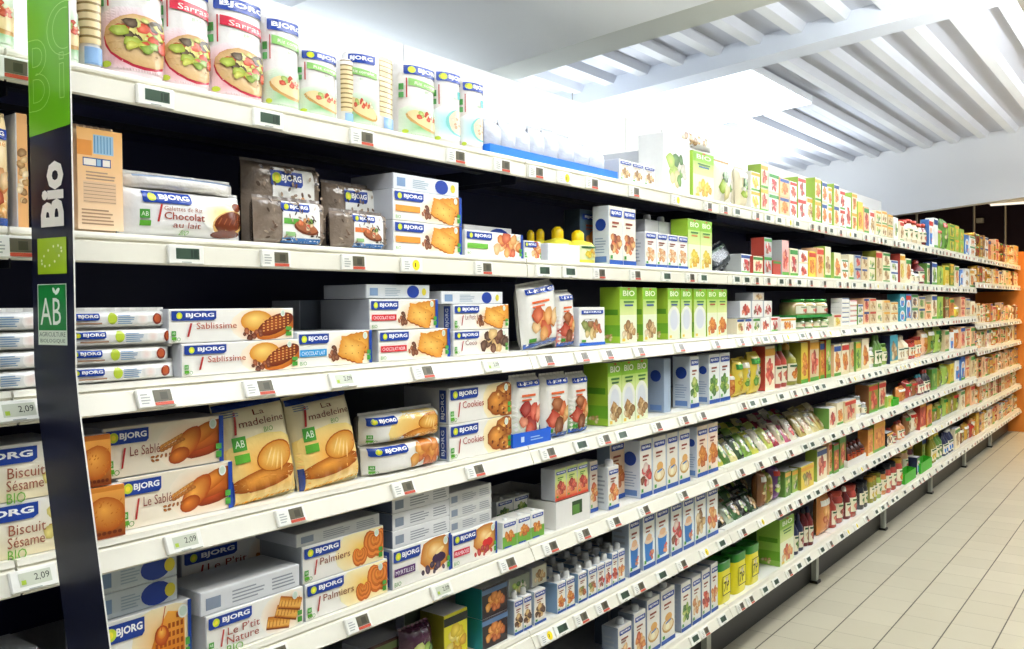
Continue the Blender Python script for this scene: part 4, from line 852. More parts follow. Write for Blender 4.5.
# ================================================================== sections further along
COL = dict(white='#f2f1ea', cream='#efe4c4', yellow='#dfc548', orange='#d98c48', red='#b04436', green='#658f40', lime='#9fbb52', teal='#3f97a8', blue='#4a78b8', purple='#6a3f78', brown='#8a5a34', beige='#d8c39a', pink='#dba8a0', grey='#b4b8b6', black='#23252a', navy='#2a3050', maroon='#6d2222', olive='#8f8c30', gold='#c99a3a', peach='#efbf94')
NOUN = dict(box='box', pouch='bag', jar='jar', bottle='bottle', drum='pack', tub='tub', brick='drink pack')
CNT = {}
def auto(k, x0, x1, h, kind, colour, pic=None, n=1, z=0., inset=None, lay='plain', side=None, rs=None):
    bg = COL[colour]; X = x_at(x0, D+.012, ZT[k]); b = bay_of(x_at((x0+x1)/2, D+.012, ZT[k])); key = (k, b); CNT[key] = CNT.get(key, 0)+1
    rg = random.Random(int(x0*13+k*101)); ins = rg.uniform(.01, .03) if inset is None else inset
    s = dict(bg=bg, lay=lay, pic=pic, seed=int(x0) % 7)
    if kind == 'box': s.update(side=side and COL[side] or bg, band=rg.choice(['#3f8a3a', '#c23a2c', '#2e4f8c', '#e0a63a', None]) if lay == 'plain' else None, foot=rg.choice([None, '#5aa03a', '#e8dcae']))
    elif kind == 'pouch': s.update(band=rg.choice(['#3f8a3a', '#f2efe0', '#c23a2c', None]), seam=bg)
    elif kind == 'jar': s.update(cap=COL[side or 'gold'], pic=pic or 'red')
    elif kind == 'bottle': s.update(cap=COL[side or 'white'], lab='#efe8cf', pic=pic or 'green')
    dd = rg.choice([.06, .08])
    cw = colour
    noun = NOUN[kind]
    base = '%s %s on the %s shelf, %s section, %s from its left' % (cw, noun, LV[k], ordn(b+1), ordn(CNT[key]))
    sfx = ['', ''] if n == 1 else (['lower one', 'upper one'] if n == 2 else ['level %s' % ordn(i+1) for i in range(n)])
    zs = zshelf(k, X)
    h = min(h*{1: 1., 2: 1.06, 3: 1.15}.get(k, 1.18), .205 if k > 1 else .3)
    if b in (4, 5) and k in (2, 3, 5, 6) and kind == 'box' and h > .09: h = min(.2, h*1.1)
    mm = 1 if kind not in ('bottle', 'jar') else max(1, round(.64**0*(x_at(x1, D, zs)-x_at(x0, D, zs))/.085))
    for i in range(n):
        o = put(k, x0, x1, 0, kind, base+(', '+sfx[i] if n > 1 else ''), s, d=dd, inset=ins, z=z+i*h/n, hgt=h/n, group='%s %ss on the %s shelf, %s section' % (colour, noun, LV[k], ordn(b+1)), gap=.004, m=mm)[0]
        if cat_over: pass
cat_over = None
def rows_(k, txt):
    for ln in txt.strip().split('\n'):
        for e in ln.split(';'):
            t = e.split()
            if not t: continue
            kw = {}
            for q in t[6:]:
                a, b = q.split('='); kw[a] = b if a in ('lay', 'side') else (int(b) if a == 'n' else float(b))
            auto(k, float(t[0]), float(t[1]), float(t[2]), t[3], t[4], None if t[5] == '-' else t[5], **kw)
rows_(1, '''
741 750 .16 pouch cream salad; 751 760 .16 box white yellow n=2; 761 768 .2 box cream red n=2 side=lime; 769 779 .18 box white straw n=2; 780 789 .17 box peach orange n=2; 790 797 .17 box white red n=2
798 806 .2 box white straw n=2 side=lime; 807 814 .12 box white grain; 815 821 .22 box cream orange n=2 side=lime; 822 827 .22 box white orange n=2 side=green; 828 832 .2 box white orange n=2
834 839 .22 box cream orange n=2 side=lime; 840 845 .2 box white red n=2; 846 851 .18 box white red; 852 857 .21 box cream orange n=2 side=lime; 858 863 .17 box yellow orange side=lime; 864 869 .15 box peach red
870 875 .14 box white grain; 876 881 .15 box cream salad n=2; 882 887 .16 box cream grain n=2; 888 893 .15 box beige grain n=2; 894 898 .14 box white salad
900 904 .13 box cream grain; 905 909 .14 jar cream green side=red; 910 914 .16 jar cream nuts side=red; 915 919 .16 jar beige green side=red; 920 923 .15 jar cream nuts side=red; 924 928 .16 jar maroon red side=red; 929 933 .2 box white glass side=blue; 934 938 .22 box white - side=white; 939 943 .16 pouch lime salad
945 949 .24 pouch green salad; 950 954 .22 box yellow green n=2 side=lime; 955 959 .22 box lime yellow n=2; 960 964 .2 box lime yellow n=2; 965 969 .17 box blue glass; 970 975 .17 box white peach n=2''')
rows_(2, '''
741 752 .075 box white straw side=grey; 753 763 .07 box cream red side=red; 764 772 .15 box grey straw n=2 side=red; 773 781 .06 box red -; 782 789 .15 box pink red side=grey; 790 798 .12 box cream straw; 799 808 .12 box white red n=2; 809 816 .12 box yellow orange; 817 824 .14 box peach orange; 825 831 .15 box cream grain side=lime
834 841 .13 box cream orange side=lime; 842 848 .1 box white orange n=2; 849 854 .13 box cream yellow; 855 861 .13 box grey red n=2; 862 868 .13 box beige grain n=2; 869 875 .13 box cream salad n=2; 876 882 .17 box beige grain side=olive; 883 890 .17 box cream grain n=2; 891 898 .13 box white salad n=2
900 905 .16 box cream yellow side=red; 906 911 .14 box cream orange; 912 916 .09 jar white grain side=white; 917 921 .08 jar white grain side=black; 922 926 .16 bottle maroon red side=red; 927 931 .13 box cream grain side=green; 932 937 .14 box white green side=navy; 938 943 .12 box lime green
945 949 .13 box yellow yellow; 950 954 .15 box olive yellow n=2; 955 959 .14 box cream peach; 960 964 .12 box blue glass; 965 969 .13 box white grain n=2; 970 975 .13 box cream orange''')
rows_(3, '''
737 744 .055 box cream nuts; 745 752 .055 box white straw; 753 760 .055 box white salad; 761 770 .055 box white red; 771 780 .055 box white straw; 781 796 .05 box white orange
800 808 .045 jar green red side=green; 809 816 .045 jar green peach side=green; 817 824 .045 jar lime salad side=green; 825 831 .045 jar green green side=green
834 841 .055 box cream yellow; 842 849 .13 box white - n=6; 850 857 .12 box white - n=5; 858 863 .1 box white salad n=2 side=green; 864 869 .13 box peach red n=2; 870 876 .13 box beige grain n=2; 877 883 .12 box cream salad n=2; 884 890 .12 box beige grain n=2; 891 898 .11 box cream grain n=2
900 905 .14 box teal glass n=2; 906 911 .14 box blue glass side=teal; 912 918 .14 box grey coco n=2; 919 925 .13 box beige green n=2; 926 931 .1 box peach orange n=2; 932 937 .14 box cream grain; 938 943 .13 box lime green
945 949 .13 box brown grain n=2; 950 954 .12 box orange orange; 955 960 .08 pouch yellow yellow; 961 965 .13 box peach red n=2; 966 970 .12 box beige grain n=2; 971 975 .1 box cream orange''')
for i, (a, b, p_) in enumerate([(740, 751, 'red'), (752, 763, 'straw'), (764, 772, 'straw')]):
    put(3, a, b, 0, 'box', 'upper white box with red fruit picture, third shelf third section, %s of three' % ordn(i+1), B(bg='#eceae2', lay='plain', pic=p_), d=.08, inset=.02, z=.065, hgt=.07, group='upper white fruit boxes third shelf')
put(3, 753, 764, 0, 'box', 'grey brown box topping the upper white fruit boxes', B(bg='#c8bfb0', lay='plain', pic='grain'), d=.08, inset=.02, z=.136, hgt=.034)
put(3, 797, 832, 0, 'tray', 'green wire shelf tray above the lower green jars', B(bg='#2f8a3c', lip=1), d=.12, inset=.012, z=.0535, hgt=.014, name='green_tray')
for i, (a, b, c) in enumerate([(801, 810, 'cream'), (811, 820, 'cream'), (822, 831, 'white')]):
    put(3, a, b, 0, 'jar', 'cream labelled jar with green lid on the green tray, %s of three' % ordn(i+1), B(bg='#c9b27a', cap='#3f9a3c', lab='#f1ecd4', pic='red'), inset=.02, z=.058, hgt=.085, group='jars on the green tray')
rows_(4, '''
731 737 .085 pouch orange orange; 738 745 .13 pouch yellow yellow; 746 752 .13 pouch yellow salad; 753 763 .145 pouch yellow salad side=green; 765 775 .165 box cream red side=red; 778 789 .165 bottle red red side=green; 792 800 .165 bottle olive orange side=gold; 801 808 .165 box yellow orange side=olive; 810 819 .17 box beige red side=orange; 820 825 .16 box gold orange; 826 831 .165 box lime salad side=red
834 841 .14 box cream orange side=peach; 842 849 .14 box cream orange; 850 855 .14 box beige peach; 856 861 .14 box lime green side=green; 862 869 .15 box cream orange; 870 876 .1 jar white grain side=white; 877 883 .16 bottle green green side=green; 884 889 .11 jar lime salad side=green; 890 898 .15 box teal grain side=navy
900 905 .14 bottle beige grain side=cream; 906 910 .14 bottle cream grain side=cream; 911 916 .11 jar red orange side=red; 917 922 .12 jar orange red side=red; 923 929 .15 pouch peach orange; 930 936 .16 pouch olive green; 937 943 .16 pouch lime salad
945 949 .14 box beige grain; 950 954 .12 box white glass; 955 960 .15 pouch orange peach; 961 965 .15 box peach red; 966 970 .13 box cream orange n=2; 971 975 .14 box peach grain''')
rows_(5, '''
829 836 .09 box cream red side=green; 837 844 .1 box cream orange; 845 856 .1 box beige red
858 863 .1 jar white grain side=grey; 864 868 .06 jar grey salad side=white; 869 878 .14 box olive red side=brown; 879 886 .14 box beige red side=green; 887 893 .06 box lime yellow
900 907 .08 pouch orange orange; 908 913 .1 pouch red straw; 914 919 .09 pouch brown red; 920 925 .12 bottle maroon red side=teal; 926 931 .14 bottle black red side=red; 932 937 .12 box green green; 938 943 .12 pouch olive green
945 949 .13 pouch lime salad; 950 954 .12 box yellow yellow; 955 960 .13 box white glass; 961 965 .15 box blue glass; 966 970 .14 box peach orange n=2; 971 975 .14 box beige grain''')
rows_(6, '''
763 768 .13 pouch brown nuts; 770 774 .12 pouch olive grain; 776 782 .13 pouch purple salad; 785 791 .1 box green salad side=green; 792 799 .09 box lime salad side=green; 801 814 .095 box yellow nuts side=olive; 817 827 .135 box cream red side=lime; 829 832 .14 box peach orange
834 839 .13 box red orange side=green; 840 846 .15 box olive red side=green; 868 873 .13 box orange orange; 874 885 .15 box orange orange side=lime; 887 893 .07 box black coco; 894 898 .08 bottle red straw side=red
900 906 .1 bottle orange red side=red; 907 912 .12 pouch brown grain; 913 919 .12 pouch cream peach; 920 926 .17 box red red side=red; 927 932 .12 box orange red; 933 938 .1 pouch olive grain; 939 943 .11 pouch olive salad
945 949 .13 pouch lime yellow; 950 954 .14 pouch olive grain; 955 960 .13 pouch olive salad; 961 965 .12 box cream grain; 966 970 .14 box orange peach; 971 975 .13 box peach grain''')
rows_(7, '''
796 800 .15 bottle navy green side=navy; 801 805 .15 bottle navy straw side=navy; 806 810 .16 bottle maroon grain side=black; 811 815 .16 bottle maroon red side=navy; 822 832 .17 pouch orange orange
834 838 .15 bottle red red side=red; 839 846 .15 jar red straw side=red; 848 852 .15 bottle maroon red side=white; 853 859 .15 jar red red side=red; 862 869 .13 jar black green side=black; 872 878 .13 jar olive yellow side=gold; 879 883 .13 jar lime salad side=olive; 884 888 .13 jar orange orange side=black; 889 893 .15 jar red red side=black; 894 898 .15 jar red straw side=black
900 904 .15 jar red orange side=gold; 906 910 .15 jar peach red side=olive inset=.075; 911 915 .16 jar maroon red side=gold inset=.075; 917 920 .1 box purple glass side=navy; 922 926 .16 box olive green inset=.075; 927 931 .17 box brown red inset=.075; 933 937 .2 bottle olive yellow side=yellow; 938 943 .2 bottle green green side=yellow
945 949 .15 bottle navy glass side=navy; 950 954 .16 bottle navy glass side=white; 955 960 .14 box cream grain; 961 965 .12 pouch brown nuts; 966 970 .12 pouch gold grain; 971 975 .1 pouch red peach''')
put(7, 780, 794, 0, 'box', 'large BIO box with lime side on the bottom shelf beside yellow drums', B(lay='bio', bg='#f1efe2', side='#8fbf4a', sideart='bio', pic='peach', nc='#4a7a2e'), d=.11, hgt=.21)
put(7, 764, 776, 0, 'box', 'second BIO box behind the large one, bottom shelf', B(lay='bio', bg='#e8e6da', side='#6f9f3a', pic='peach', nc='#4a7a2e'), d=.11, inset=.15, hgt=.2)
for (k, a, b, h, lb) in [(7, 905, 916, .075, 'on the bottom shelf beside the purple box'), (7, 921, 932, .08, 'on the bottom shelf, right hand one'), (5, 893, 899, .05, 'small, on the fifth shelf')]:
    put(k, a, b, 0, 'tray', 'bright green basket %s' % lb, B(bg='#3fae2a', lip=.9), d=.06, inset=.002, hgt=h, name='green_basket', cat='basket')
put(6, 848, 866, 0, 'tray', 'white card tray of dark bottles on the sixth shelf', B(bg='#e6e2da', lip=.6), d=.14, inset=.008, hgt=.06, name='white_tray')
for i in range(4):
    put(6, 850+4*i, 853.6+4*i, 0, 'bottle', 'small dark brown bottle in the white card tray, %s from left' % ordn(i+1), B(bg='#4a2418', lab='#b8482c', cap='#7a2a1c', pic='orange', nc='#2a1a14'), inset=.02, z=.004, hgt=.11, group='bottles in the white card tray')
put(5, 918, 931, 0, 'box', 'plain red carton leaning at the sixth shelf edge', B(lay='plain', bg='#b3242c'), d=.02, inset=.05, hgt=.05)
def heap(k, x0, x1, cols, nx, ny, label, h=.11, lean=38, pic='salad', dz=.0, nm='food_bag'):
    rg = random.Random(k*7+int(x0)); c = 0
    for j in range(ny):
        for i in range(nx):
            a = x0+(x1-x0)*i/nx-j*4; w_ = (x1-x0)/nx*.97; c += 1
            put(k, a, a+w_, 0, 'pouch', '%s, %s along in the %s row' % (label, ordn(i+1), ('front', 'second', 'third')[j]), B(bg=cols[c % len(cols)], lay='plain', pic=pic[c % len(pic)] if isinstance(pic, list) else pic, mat=FOIL, band=['#9c9a86', None, None][c % 3], seed=c % 4), d=.03, inset=.03+.066*j, z=.004+.012*j, hgt=h*rg.uniform(.9, 1.05), lean=lean+rg.uniform(-4, 4), rolla=rg.uniform(-5, 5), name=nm, group=label+'s', gap=.004)
heap(5, 719, 762, ['#7fa83c', '#c8c84a', '#4f7a2a', '#d8cf8a', '#35502a'], 6, 3, 'green and yellow salad bag on the fifth shelf')
heap(5, 764, 800, ['#b8506a', '#e8e0c8', '#c8d06a', '#9a2f3c', '#d8c8a8'], 6, 3, 'pink and cream printed snack bag on the fifth shelf', pic=['straw', 'salad', 'grain'])
heap(5, 803, 828, ['#d8c88a', '#b8a45a', '#e8dcae'], 4, 2, 'long tan noodle bag leaning back on the fifth shelf', h=.125, pic=['grain', 'nuts'])
heap(6, 721, 761, ['#2f4a2c', '#1d2622', '#b8c4a8', '#3a6a34', '#2a2a26'], 5, 3, 'dark green and silver coffee bag on the sixth shelf', h=.09, pic=['salad', 'grain'])
put(2, 716, 738, 0, 'pouch', 'black bag slumped at the joint of the second shelf', B(bg='#1d242a', lay='plain', pic=None, band='#5a6a60', mat=FOIL), d=.05, inset=.06, hgt=.09, lean=25, rolla=-18)
# far sections seven and eight: warm-coloured packs
WARM = ['orange', 'peach', 'cream', 'beige', 'beige', 'white', 'gold', 'peach', 'brown', 'cream', 'peach']
for k in range(1, 8):
    X = BAY0+BAYW*6+.02; rg = random.Random(50+k)
    while X < BAY0+BAYW*8-.1:
        w_ = rg.choice([.1, .12, .14, .16]); nb = bay_of(X+.01)
        if (X+w_-BAY0) // BAYW != nb: X = BAY0+BAYW*(nb+1)+.02; continue
        xa = project((X, D+.02, ZT[k]))[0]; xb = project((X+w_, D+.02, ZT[k]))[0]
        h = rg.uniform(.12, .17)*(1.3 if k == 1 else 1.)
        h = min(h, .14 if k in (2, 4) else .16) if k not in (1, 7) else h
        auto(k, xa, xb, h, rg.choice(['box', 'box', 'box', 'pouch', 'jar']), rg.choice(WARM), rg.choice(['orange', 'peach', 'grain', 'red', 'egg', 'yellow']), n=rg.choice([1, 2, 2]), inset=.02)
        X += w_+.01
# ------------------------------------------------------------------ shelving
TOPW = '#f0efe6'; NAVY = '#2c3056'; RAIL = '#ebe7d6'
LIPT = {1: .0, 2: .002, 3: .018, 4: .018, 5: .02, 6: .02, 7: .02}
BACKY = 1.86
def shelf(k, j):
    x0 = BAY0+BAYW*j+.002; x1 = x0+BAYW-.004; zt = zshelf(k, x0+.05); t = LIPT[k]
    nm = 'left of the green sign' if j < 0 else '%s section from the green sign' % ordn(j+1)
    r = empty('shelf', (x0, D, zt)); w = x1-x0; dp = BACKY-D-.004
    g = G(); g.box(0, .012, -.022, w, dp, 0, TOPW, {'u': NAVY, 'l': NAVY, 'r': NAVY, 'b': NAVY, 't': TOPW})  # navy underside: the shade below the board is put into its colour
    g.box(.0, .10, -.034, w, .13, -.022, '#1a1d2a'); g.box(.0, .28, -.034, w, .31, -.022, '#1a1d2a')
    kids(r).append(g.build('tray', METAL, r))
    g = G(); q = .047
    prof = [(.012, 0), (.0, .0005), (-.0015, -.005), (-.001-.12*t, -.009), (.004-.15*t, -.011), (.003-.2*t, -.0135), (-.002-.25*t, -.0155), (-.002-t, -q), (.001-t, -q-.003), (.008-t*.6, -q+.002), (.011, -.02)]
    g.prism(prof[::-1], 0, w, RAIL, lambda i: RAIL); kids(r).append(g.build('price_rail', PLAST, r))
    tr = kids(r)[0]
    for xx in (.02, w-.045):
        g = G(); g.box(xx, .05, -.06, xx+.003, dp, -.022, '#1a1d2a'); kids(tr).append(g.build('bracket', METAL, tr))
    tag(r, 'white edged %s shelf, %s' % (LV[k], nm), 'shelf', '%s shelf boards' % LV[k])
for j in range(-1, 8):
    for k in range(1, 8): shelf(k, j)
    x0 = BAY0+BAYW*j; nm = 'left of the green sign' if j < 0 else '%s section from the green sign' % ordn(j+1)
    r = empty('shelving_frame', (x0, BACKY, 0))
    g = G(); g.box(.003, 0, .2, BAYW-.003, .012, 1.846, NAVY); kids(r).append(g.build('back_panel', METAL, r))
    ptop = 2.234 if j < 5 else 1.9
    g = G(); g.box(.002, .0, 1.848, BAYW-.002, .012, ptop, '#f5f5f2'); kids(r).append(g.build('white_top_panel', METAL, r))
    g = G(); g.box(-.015, .013, 0, .015, .05, ptop-.01, '#c9c9c2'); kids(r).append(g.build('upright', METAL, r))
    g = G(); fx = -.02; fy = -(BACKY-D)+.08
    g.box(fx, fy, .012, fx+.04, fy+.025, .222, '#b9bdb2'); kids(r).append(g.build('leg', METAL, r))
    g = G(); g.box(fx-.006, fy-.008, .0, fx+.046, fy+.033, .014, '#15161a'); lg = kids(r)[-1]; kids(lg).append(g.build('foot', PLAST, lg))
    g = G(); g.box(.002, -(BACKY-D)+.115, .0, BAYW-.002, -(BACKY-D)+.13, .2, '#1c1d1b'); kids(r).append(g.build('added_shade_panel', METAL, r))  # dark sheet added to supply the shade below the bottom shelf
    tag(r, 'shelving frame with front leg and back panels, %s' % nm, 'shelving frame', 'shelving frames')
# orange end panel
g = G(); g.rbox(.1, .62, 2.0, .004, '#d9822c'); tag(g.build('end_panel', METAL, None, (BAY0+BAYW*8+.02, D-.1, 0)), 'orange panel closing the far end of the shelving', 'panel')

# ------------------------------------------------------------------ price tags
def mk_tag(style):
    r = empty('price_tag'); w, h = .07, .034; g = G()
    g.rbox(w, .009, h, .002, '#f1f0e6', x=-w/2, y=-.009, z=-h/2); cs = g.build('case', PLAST, r); kids(r).append(cs)
    sf = lambda x, y, o: (-w/2+x, -.009-o, -h/2+y)
    a = Art(sf, w, h, None, .0004)
    if style == 'lcd':
        a.rect(w*.2, h*.26, w*.66, h*.56, '#3c5140'); a.rect(w*.62, h*.34, w*.05, h*.4, '#27352c'); a.rect(w*.7, h*.34, w*.11, h*.4, '#2b3a30'); kids(cs).append(a.g.build('display', PLAST, cs)); a = Art(sf, w, h, None, .0004)
        a.lines(w*.35, h*.08, w*.4, h*.1, 1, '#9aa09a')
    elif style == 'digits':
        a.rect(w*.18, h*.22, w*.68, h*.6, '#c9cdb8'); kids(cs).append(a.g.build('display', PLAST, cs)); a = Art(sf, w, h, None, .0008)
        a.text('2,09', w*.5, h*.36, h*.34, '#23261f', w=w*.32); a.rect(w*.22, h*.3, w*.1, h*.2, '#a8c23c'); a.lines(w*.35, h*.06, w*.4, h*.1, 1, '#9aa09a')
    elif style == 'red':
        a.rect(w*.42, h*.26, w*.48, h*.62, '#635e4c'); a.rect(w*.6, h*.36, w*.2, h*.4, '#454234'); kids(cs).append(a.g.build('display', PLAST, cs)); a = Art(sf, w, h, None, .0006)
        a.rect(w*.42, h*.07, w*.5, h*.17, '#c9563f'); a.lines(w*.08, h*.2, w*.26, h*.6, 4, '#b0b0aa')
    elif style == 'yellow':
        a.rect(w*.1, h*.1, w*.8, h*.8, '#f4f3ee'); kids(cs).append(a.g.build('display', PLAST, cs)); a = Art(sf, w, h, None, .0006)
        a.ell(w*.66, h*.5, h*.36, h*.36, '#efd820'); a.rect(w*.6, h*.36, w*.05, h*.28, '#4a4420'); a.lines(w*.12, h*.2, w*.26, h*.6, 4, '#b0b0aa')
    kids(cs).append(a.g.build('sticker', PAPER, cs)); return r
TPROTO = {}; TC = {}
def price_tag(k, X, style):
    j = bay_of(X); t = LIPT[k]
    if style not in TPROTO: TPROTO[style] = o = mk_tag(style)
    else: o = copy_tree(TPROTO[style])
    o.name = 'price_tag'; zz = -.031
    o.location = (X, D-.0012-.25*t-(.031-.0155)/.0315*.75*t, zshelf(k, X)+zz); o.rotation_euler = (-math.atan(.75*t/.0315), 0, 0)
    key = (k, j); TC[key] = TC.get(key, 0)+1
    sty = {'lcd': 'dark display', 'digits': 'pale display', 'red': 'red strip', 'yellow': 'round yellow sticker'}[style]
    where = 'left of the green sign' if j < 0 else '%s section, %s from left' % (ordn(j+1), ordn(TC[key]))
    tag(o, 'white price tag with %s, %s shelf edge, %s' % (sty, LV[k], where), 'price tag', 'price tags on the %s shelf edge' % LV[k])
TAGS = {1: '5:r 153:l 266:l 360:r 454:r 500:r 534:r 562:y 590:r 632:r 674:y 706:r 722:r',
        2: '10:r 183:l 273:r 351:r 409:y 481:r 541:l 567:l 597:r 633:r 664:l 688:r 701:l',
        3: '12:d 150:r 254:r 337:d 418:r 487:d 541:r 577:r 602:r 634:r 675:r 711:r',
        4: '28:d 178:d 285:r 398:r 470:r 543:r 576:l 599:r 617:l 652:r 679:r 697:r',
        5: '268:r 352:r 436:d 502:r 545:r 578:r 609:r 639:r 678:r 709:r',
        6: '541:y 556:l 576:r 597:r 619:l 634:r 657:l 677:r 700:y 717:l',
        7: '640:l 660:r 690:l 700:r 718:l'}
ST = dict(r='red', l='lcd', y='yellow', d='digits')
for k, tx in TAGS.items():
    for e in tx.split():
        p, s_ = e.split(':'); price_tag(k, x_at(float(p), D, ZT[k]-.03), ST[s_])
rt = random.Random(11)
for k in range(1, 8):
    for j in (2, 3, 4):
        X = BAY0+BAYW*j+.06+rt.uniform(0, .05)
        while X < BAY0+BAYW*(j+1)-.05:
            price_tag(k, X, rt.choice(['red', 'red', 'lcd', 'lcd', 'red', 'yellow'] if rt.random() < .5 else ['red', 'lcd'])); X += rt.choice([.1, .13, .16, .2])
g = G()
for k in range(1, 8):
    for j in (5, 6, 7):
        X = BAY0+BAYW*j+.05
        while X < BAY0+BAYW*(j+1)-.06:
            t = LIPT[k]; z = zshelf(k, X)-.031; y = D-.003-.25*t-.37*t
            g.box(X-.034, y-.007, z-.015, X+.034, y+.004, z+.015, '#efeee4'); g.box(X-.012, y-.0085, z-.009, X+.024, y-.007, z+.01, rt.choice(['#4a4a3e', '#7a6a54', '#b8563c'])); X += rt.choice([.1, .14, .2])
tag(g.build('price_tags', PLAST), 'small white price tags along the farthest shelf edges, sections six to eight', 'price tags', None, 'stuff')

# ------------------------------------------------------------------ green and navy hanging sign, turned to face along the aisle
SGN = empty('bio_sign', (.648, 1.40, 0)); dirx, diry = .13*.1, -.99*.1      # width vector, 0.1 m
ZB = on_y(76, 385, 1.30).z
def sg(u, z, o):                                         # u 0..1 across, z height, o outward
    k = max(0., ZB-z); out = k*.22+max(0, .18-k)*0
    nx, ny = -.99, -.13
    return (dirx*u+nx*o, diry*u-out+ny*o, z)
ZG = on_y(75, 128, 1.30).z
g = G(); zz = [.02+(2.25-.02)*i/40 for i in range(41)]
for i in range(40):
    a, b = zz[i], zz[i+1]
    for o, fl in ((0, 0), (-.0025, 1)):
        p = [sg(0, a, o), sg(1, a, o), sg(1, b, o), sg(0, b, o)]; g.poly(p if not fl else p[::-1], '#171a2e')
    g.poly([sg(1, a, 0), sg(1, a, -.0025), sg(1, b, -.0025), sg(1, b, 0)], '#e9e6dc'); g.poly([sg(0, a, -.0025), sg(0, a, 0), sg(0, b, 0), sg(0, b, -.0025)], '#e9e6dc')
kids(SGN).append(g.build('panel', PLAST, SGN))
SW = .1
sfs = lambda x, y, o: sg(x/SW, y, o)
def zpy(y): return on_y(55, y, 1.35).z
zg = zpy(131)
a = Art(sfs, SW, 3, None, .0006); a.poly([(0, zg-.006), (SW, zg+.004), (SW, 2.25), (0, 2.25)], '#69b11b'); GF = a.g.build('green_field', PLAST, SGN)
def stroke(a, pts, wd, col, closed=False):
    n = len(pts); seg = n if closed else n-1
    for i in range(seg):
        p, q = pts[i], pts[(i+1) % n]; l = math.dist(p, q) or 1e-6; dx, dy = (q[1]-p[1])/l*wd/2, -(q[0]-p[0])/l*wd/2
        ex, ey = (q[0]-p[0])/l*wd*.3, (q[1]-p[1])/l*wd*.3
        a._emit([(p[0]-dx-ex, p[1]-dy-ey), (p[0]+dx-ex, p[1]+dy-ey), (q[0]+dx+ex, q[1]+dy+ey), (q[0]-dx+ex, q[1]-dy+ey)], col)
a = Art(sfs, SW, 3, None, .0012); LG = '#a5d66a'; wd = .0012
def sp(px, py): return ((px-27+(120-py)*.075)/45*SW*1.0, zpy(py))
def curve(c, rx, ry, t0, t1, n=14): return [(c[0]+rx*math.cos(t0+(t1-t0)*i/n), c[1]+ry*math.sin(t0+(t1-t0)*i/n)) for i in range(n+1)]
xs = lambda u: u*SW
def zq(v): return zpy(110)+(zpy(5)-zpy(110))*v
def bshape(u0, v0, w, h, ins):
    l = u0+ins; pts = [(l, v0+ins), (l, v0+h-ins)]
    pts += [(l+(w*.55)*.5+(w*.42-ins)*math.cos(t), v0+h*.75+(h*.25-ins*.8)*math.sin(t)) for t in [PI/2-PI*i/10 for i in range(11)]]
    pts += [(l+(w*.6)*.5+(w*.52-ins)*math.cos(t), v0+h*.26+(h*.26-ins*.8)*math.sin(t)) for t in [PI/2-PI*i/10 for i in range(11)]]
    return [(u*SW, zq(v)) for u, v in pts]
stroke(a, bshape(.03, .0, .62, .68, 0), wd, LG, True)
for (v0, h, w_) in ((.08, .22, .36), (.42, .18, .28)):
    stroke(a, [(u*SW, zq(v)) for u, v in [(.14, v0), (.14, v0+h)]+[(.22+w_*.55*math.cos(t), v0+h/2+h/2*math.sin(t)) for t in [PI/2-PI*i/10 for i in range(11)]]], wd, LG, True)
for q in (0, 1):
    stroke(a, [((.93+(.42-.14*q)*math.cos(t))*SW, zq(.72+(.25-.06*q)*math.sin(t))) for t in [PI*.42+PI*1.16*i/18 for i in range(19)]], wd, LG)
stroke(a, [(.8*SW, zq(.08)), (.8*SW, zq(.4)), (.9*SW, zq(.4)), (.9*SW, zq(.08))], wd, LG, True)
stroke(a, [(.8*SW, zq(.44)), (.8*SW, zq(.5)), (.9*SW, zq(.5)), (.9*SW, zq(.44))], wd, LG, True)
a.g.build('outlined_letters', PLAST, GF)
a = Art(sfs, SW, 3, None, .0012); z0, z1 = zpy(227), zpy(162)
a.text('Bio', SW*.82, z0, SW*.56, '#f0eadb', w=z1-z0, rot=PI/2, bold=.045); kids(SGN).append(a.g.build('white_letters', PLAST, SGN))
a = Art(sfs, SW, 3, None, .0012); z0, z1 = zpy(274), zpy(238)
a.rect(SW*.16, z0, SW*.7, z1-z0, '#a6c626')
for i in range(12):
    t = 2*PI*i/12; a.ell(SW*(.5+.24*math.cos(t)+.05*math.sin(t)), (z0+z1)/2+(z1-z0)*(.26*math.sin(t)*abs(math.sin(t))**.3+.12*math.cos(t)), SW*.022, SW*.022, '#eef3c0', n=5)
kids(SGN).append(a.g.build('leaf_badge', PLAST, SGN))
a = Art(sfs, SW, 3, None, .0012); z0, z1 = zpy(345), zpy(284); zm = z0+(z1-z0)*.24
a.rect(SW*.14, z0, SW*.7, z1-z0, '#dfe8d2'); a.rect(SW*.155, zm, SW*.67, (z1-zm)*.985, '#1e8a3e')
a.text('AB', SW*.2, zm+(z1-zm)*.12, (z1-zm)*.58, '#eef5e4', w=SW*.5); a.ell(SW*.62, zm+(z1-zm)*.84, SW*.07, (z1-zm)*.05, '#eef5e4', rot=.7); a.ell(SW*.54, zm+(z1-zm)*.86, SW*.05, (z1-zm)*.04, '#eef5e4', rot=2.2)
a.text('AGRICULTURE', SW*.17, z0+(zm-z0)*.58, (zm-z0)*.3, '#5a6a50', w=SW*.63); a.text('BIOLOGIQUE', SW*.19, z0+(zm-z0)*.12, (zm-z0)*.3, '#5a6a50', w=SW*.6)
kids(SGN).append(a.g.build('organic_badge', PLAST, SGN))
tag(SGN, 'tall narrow Bio sign, green above navy, standing out from the shelves', 'sign')

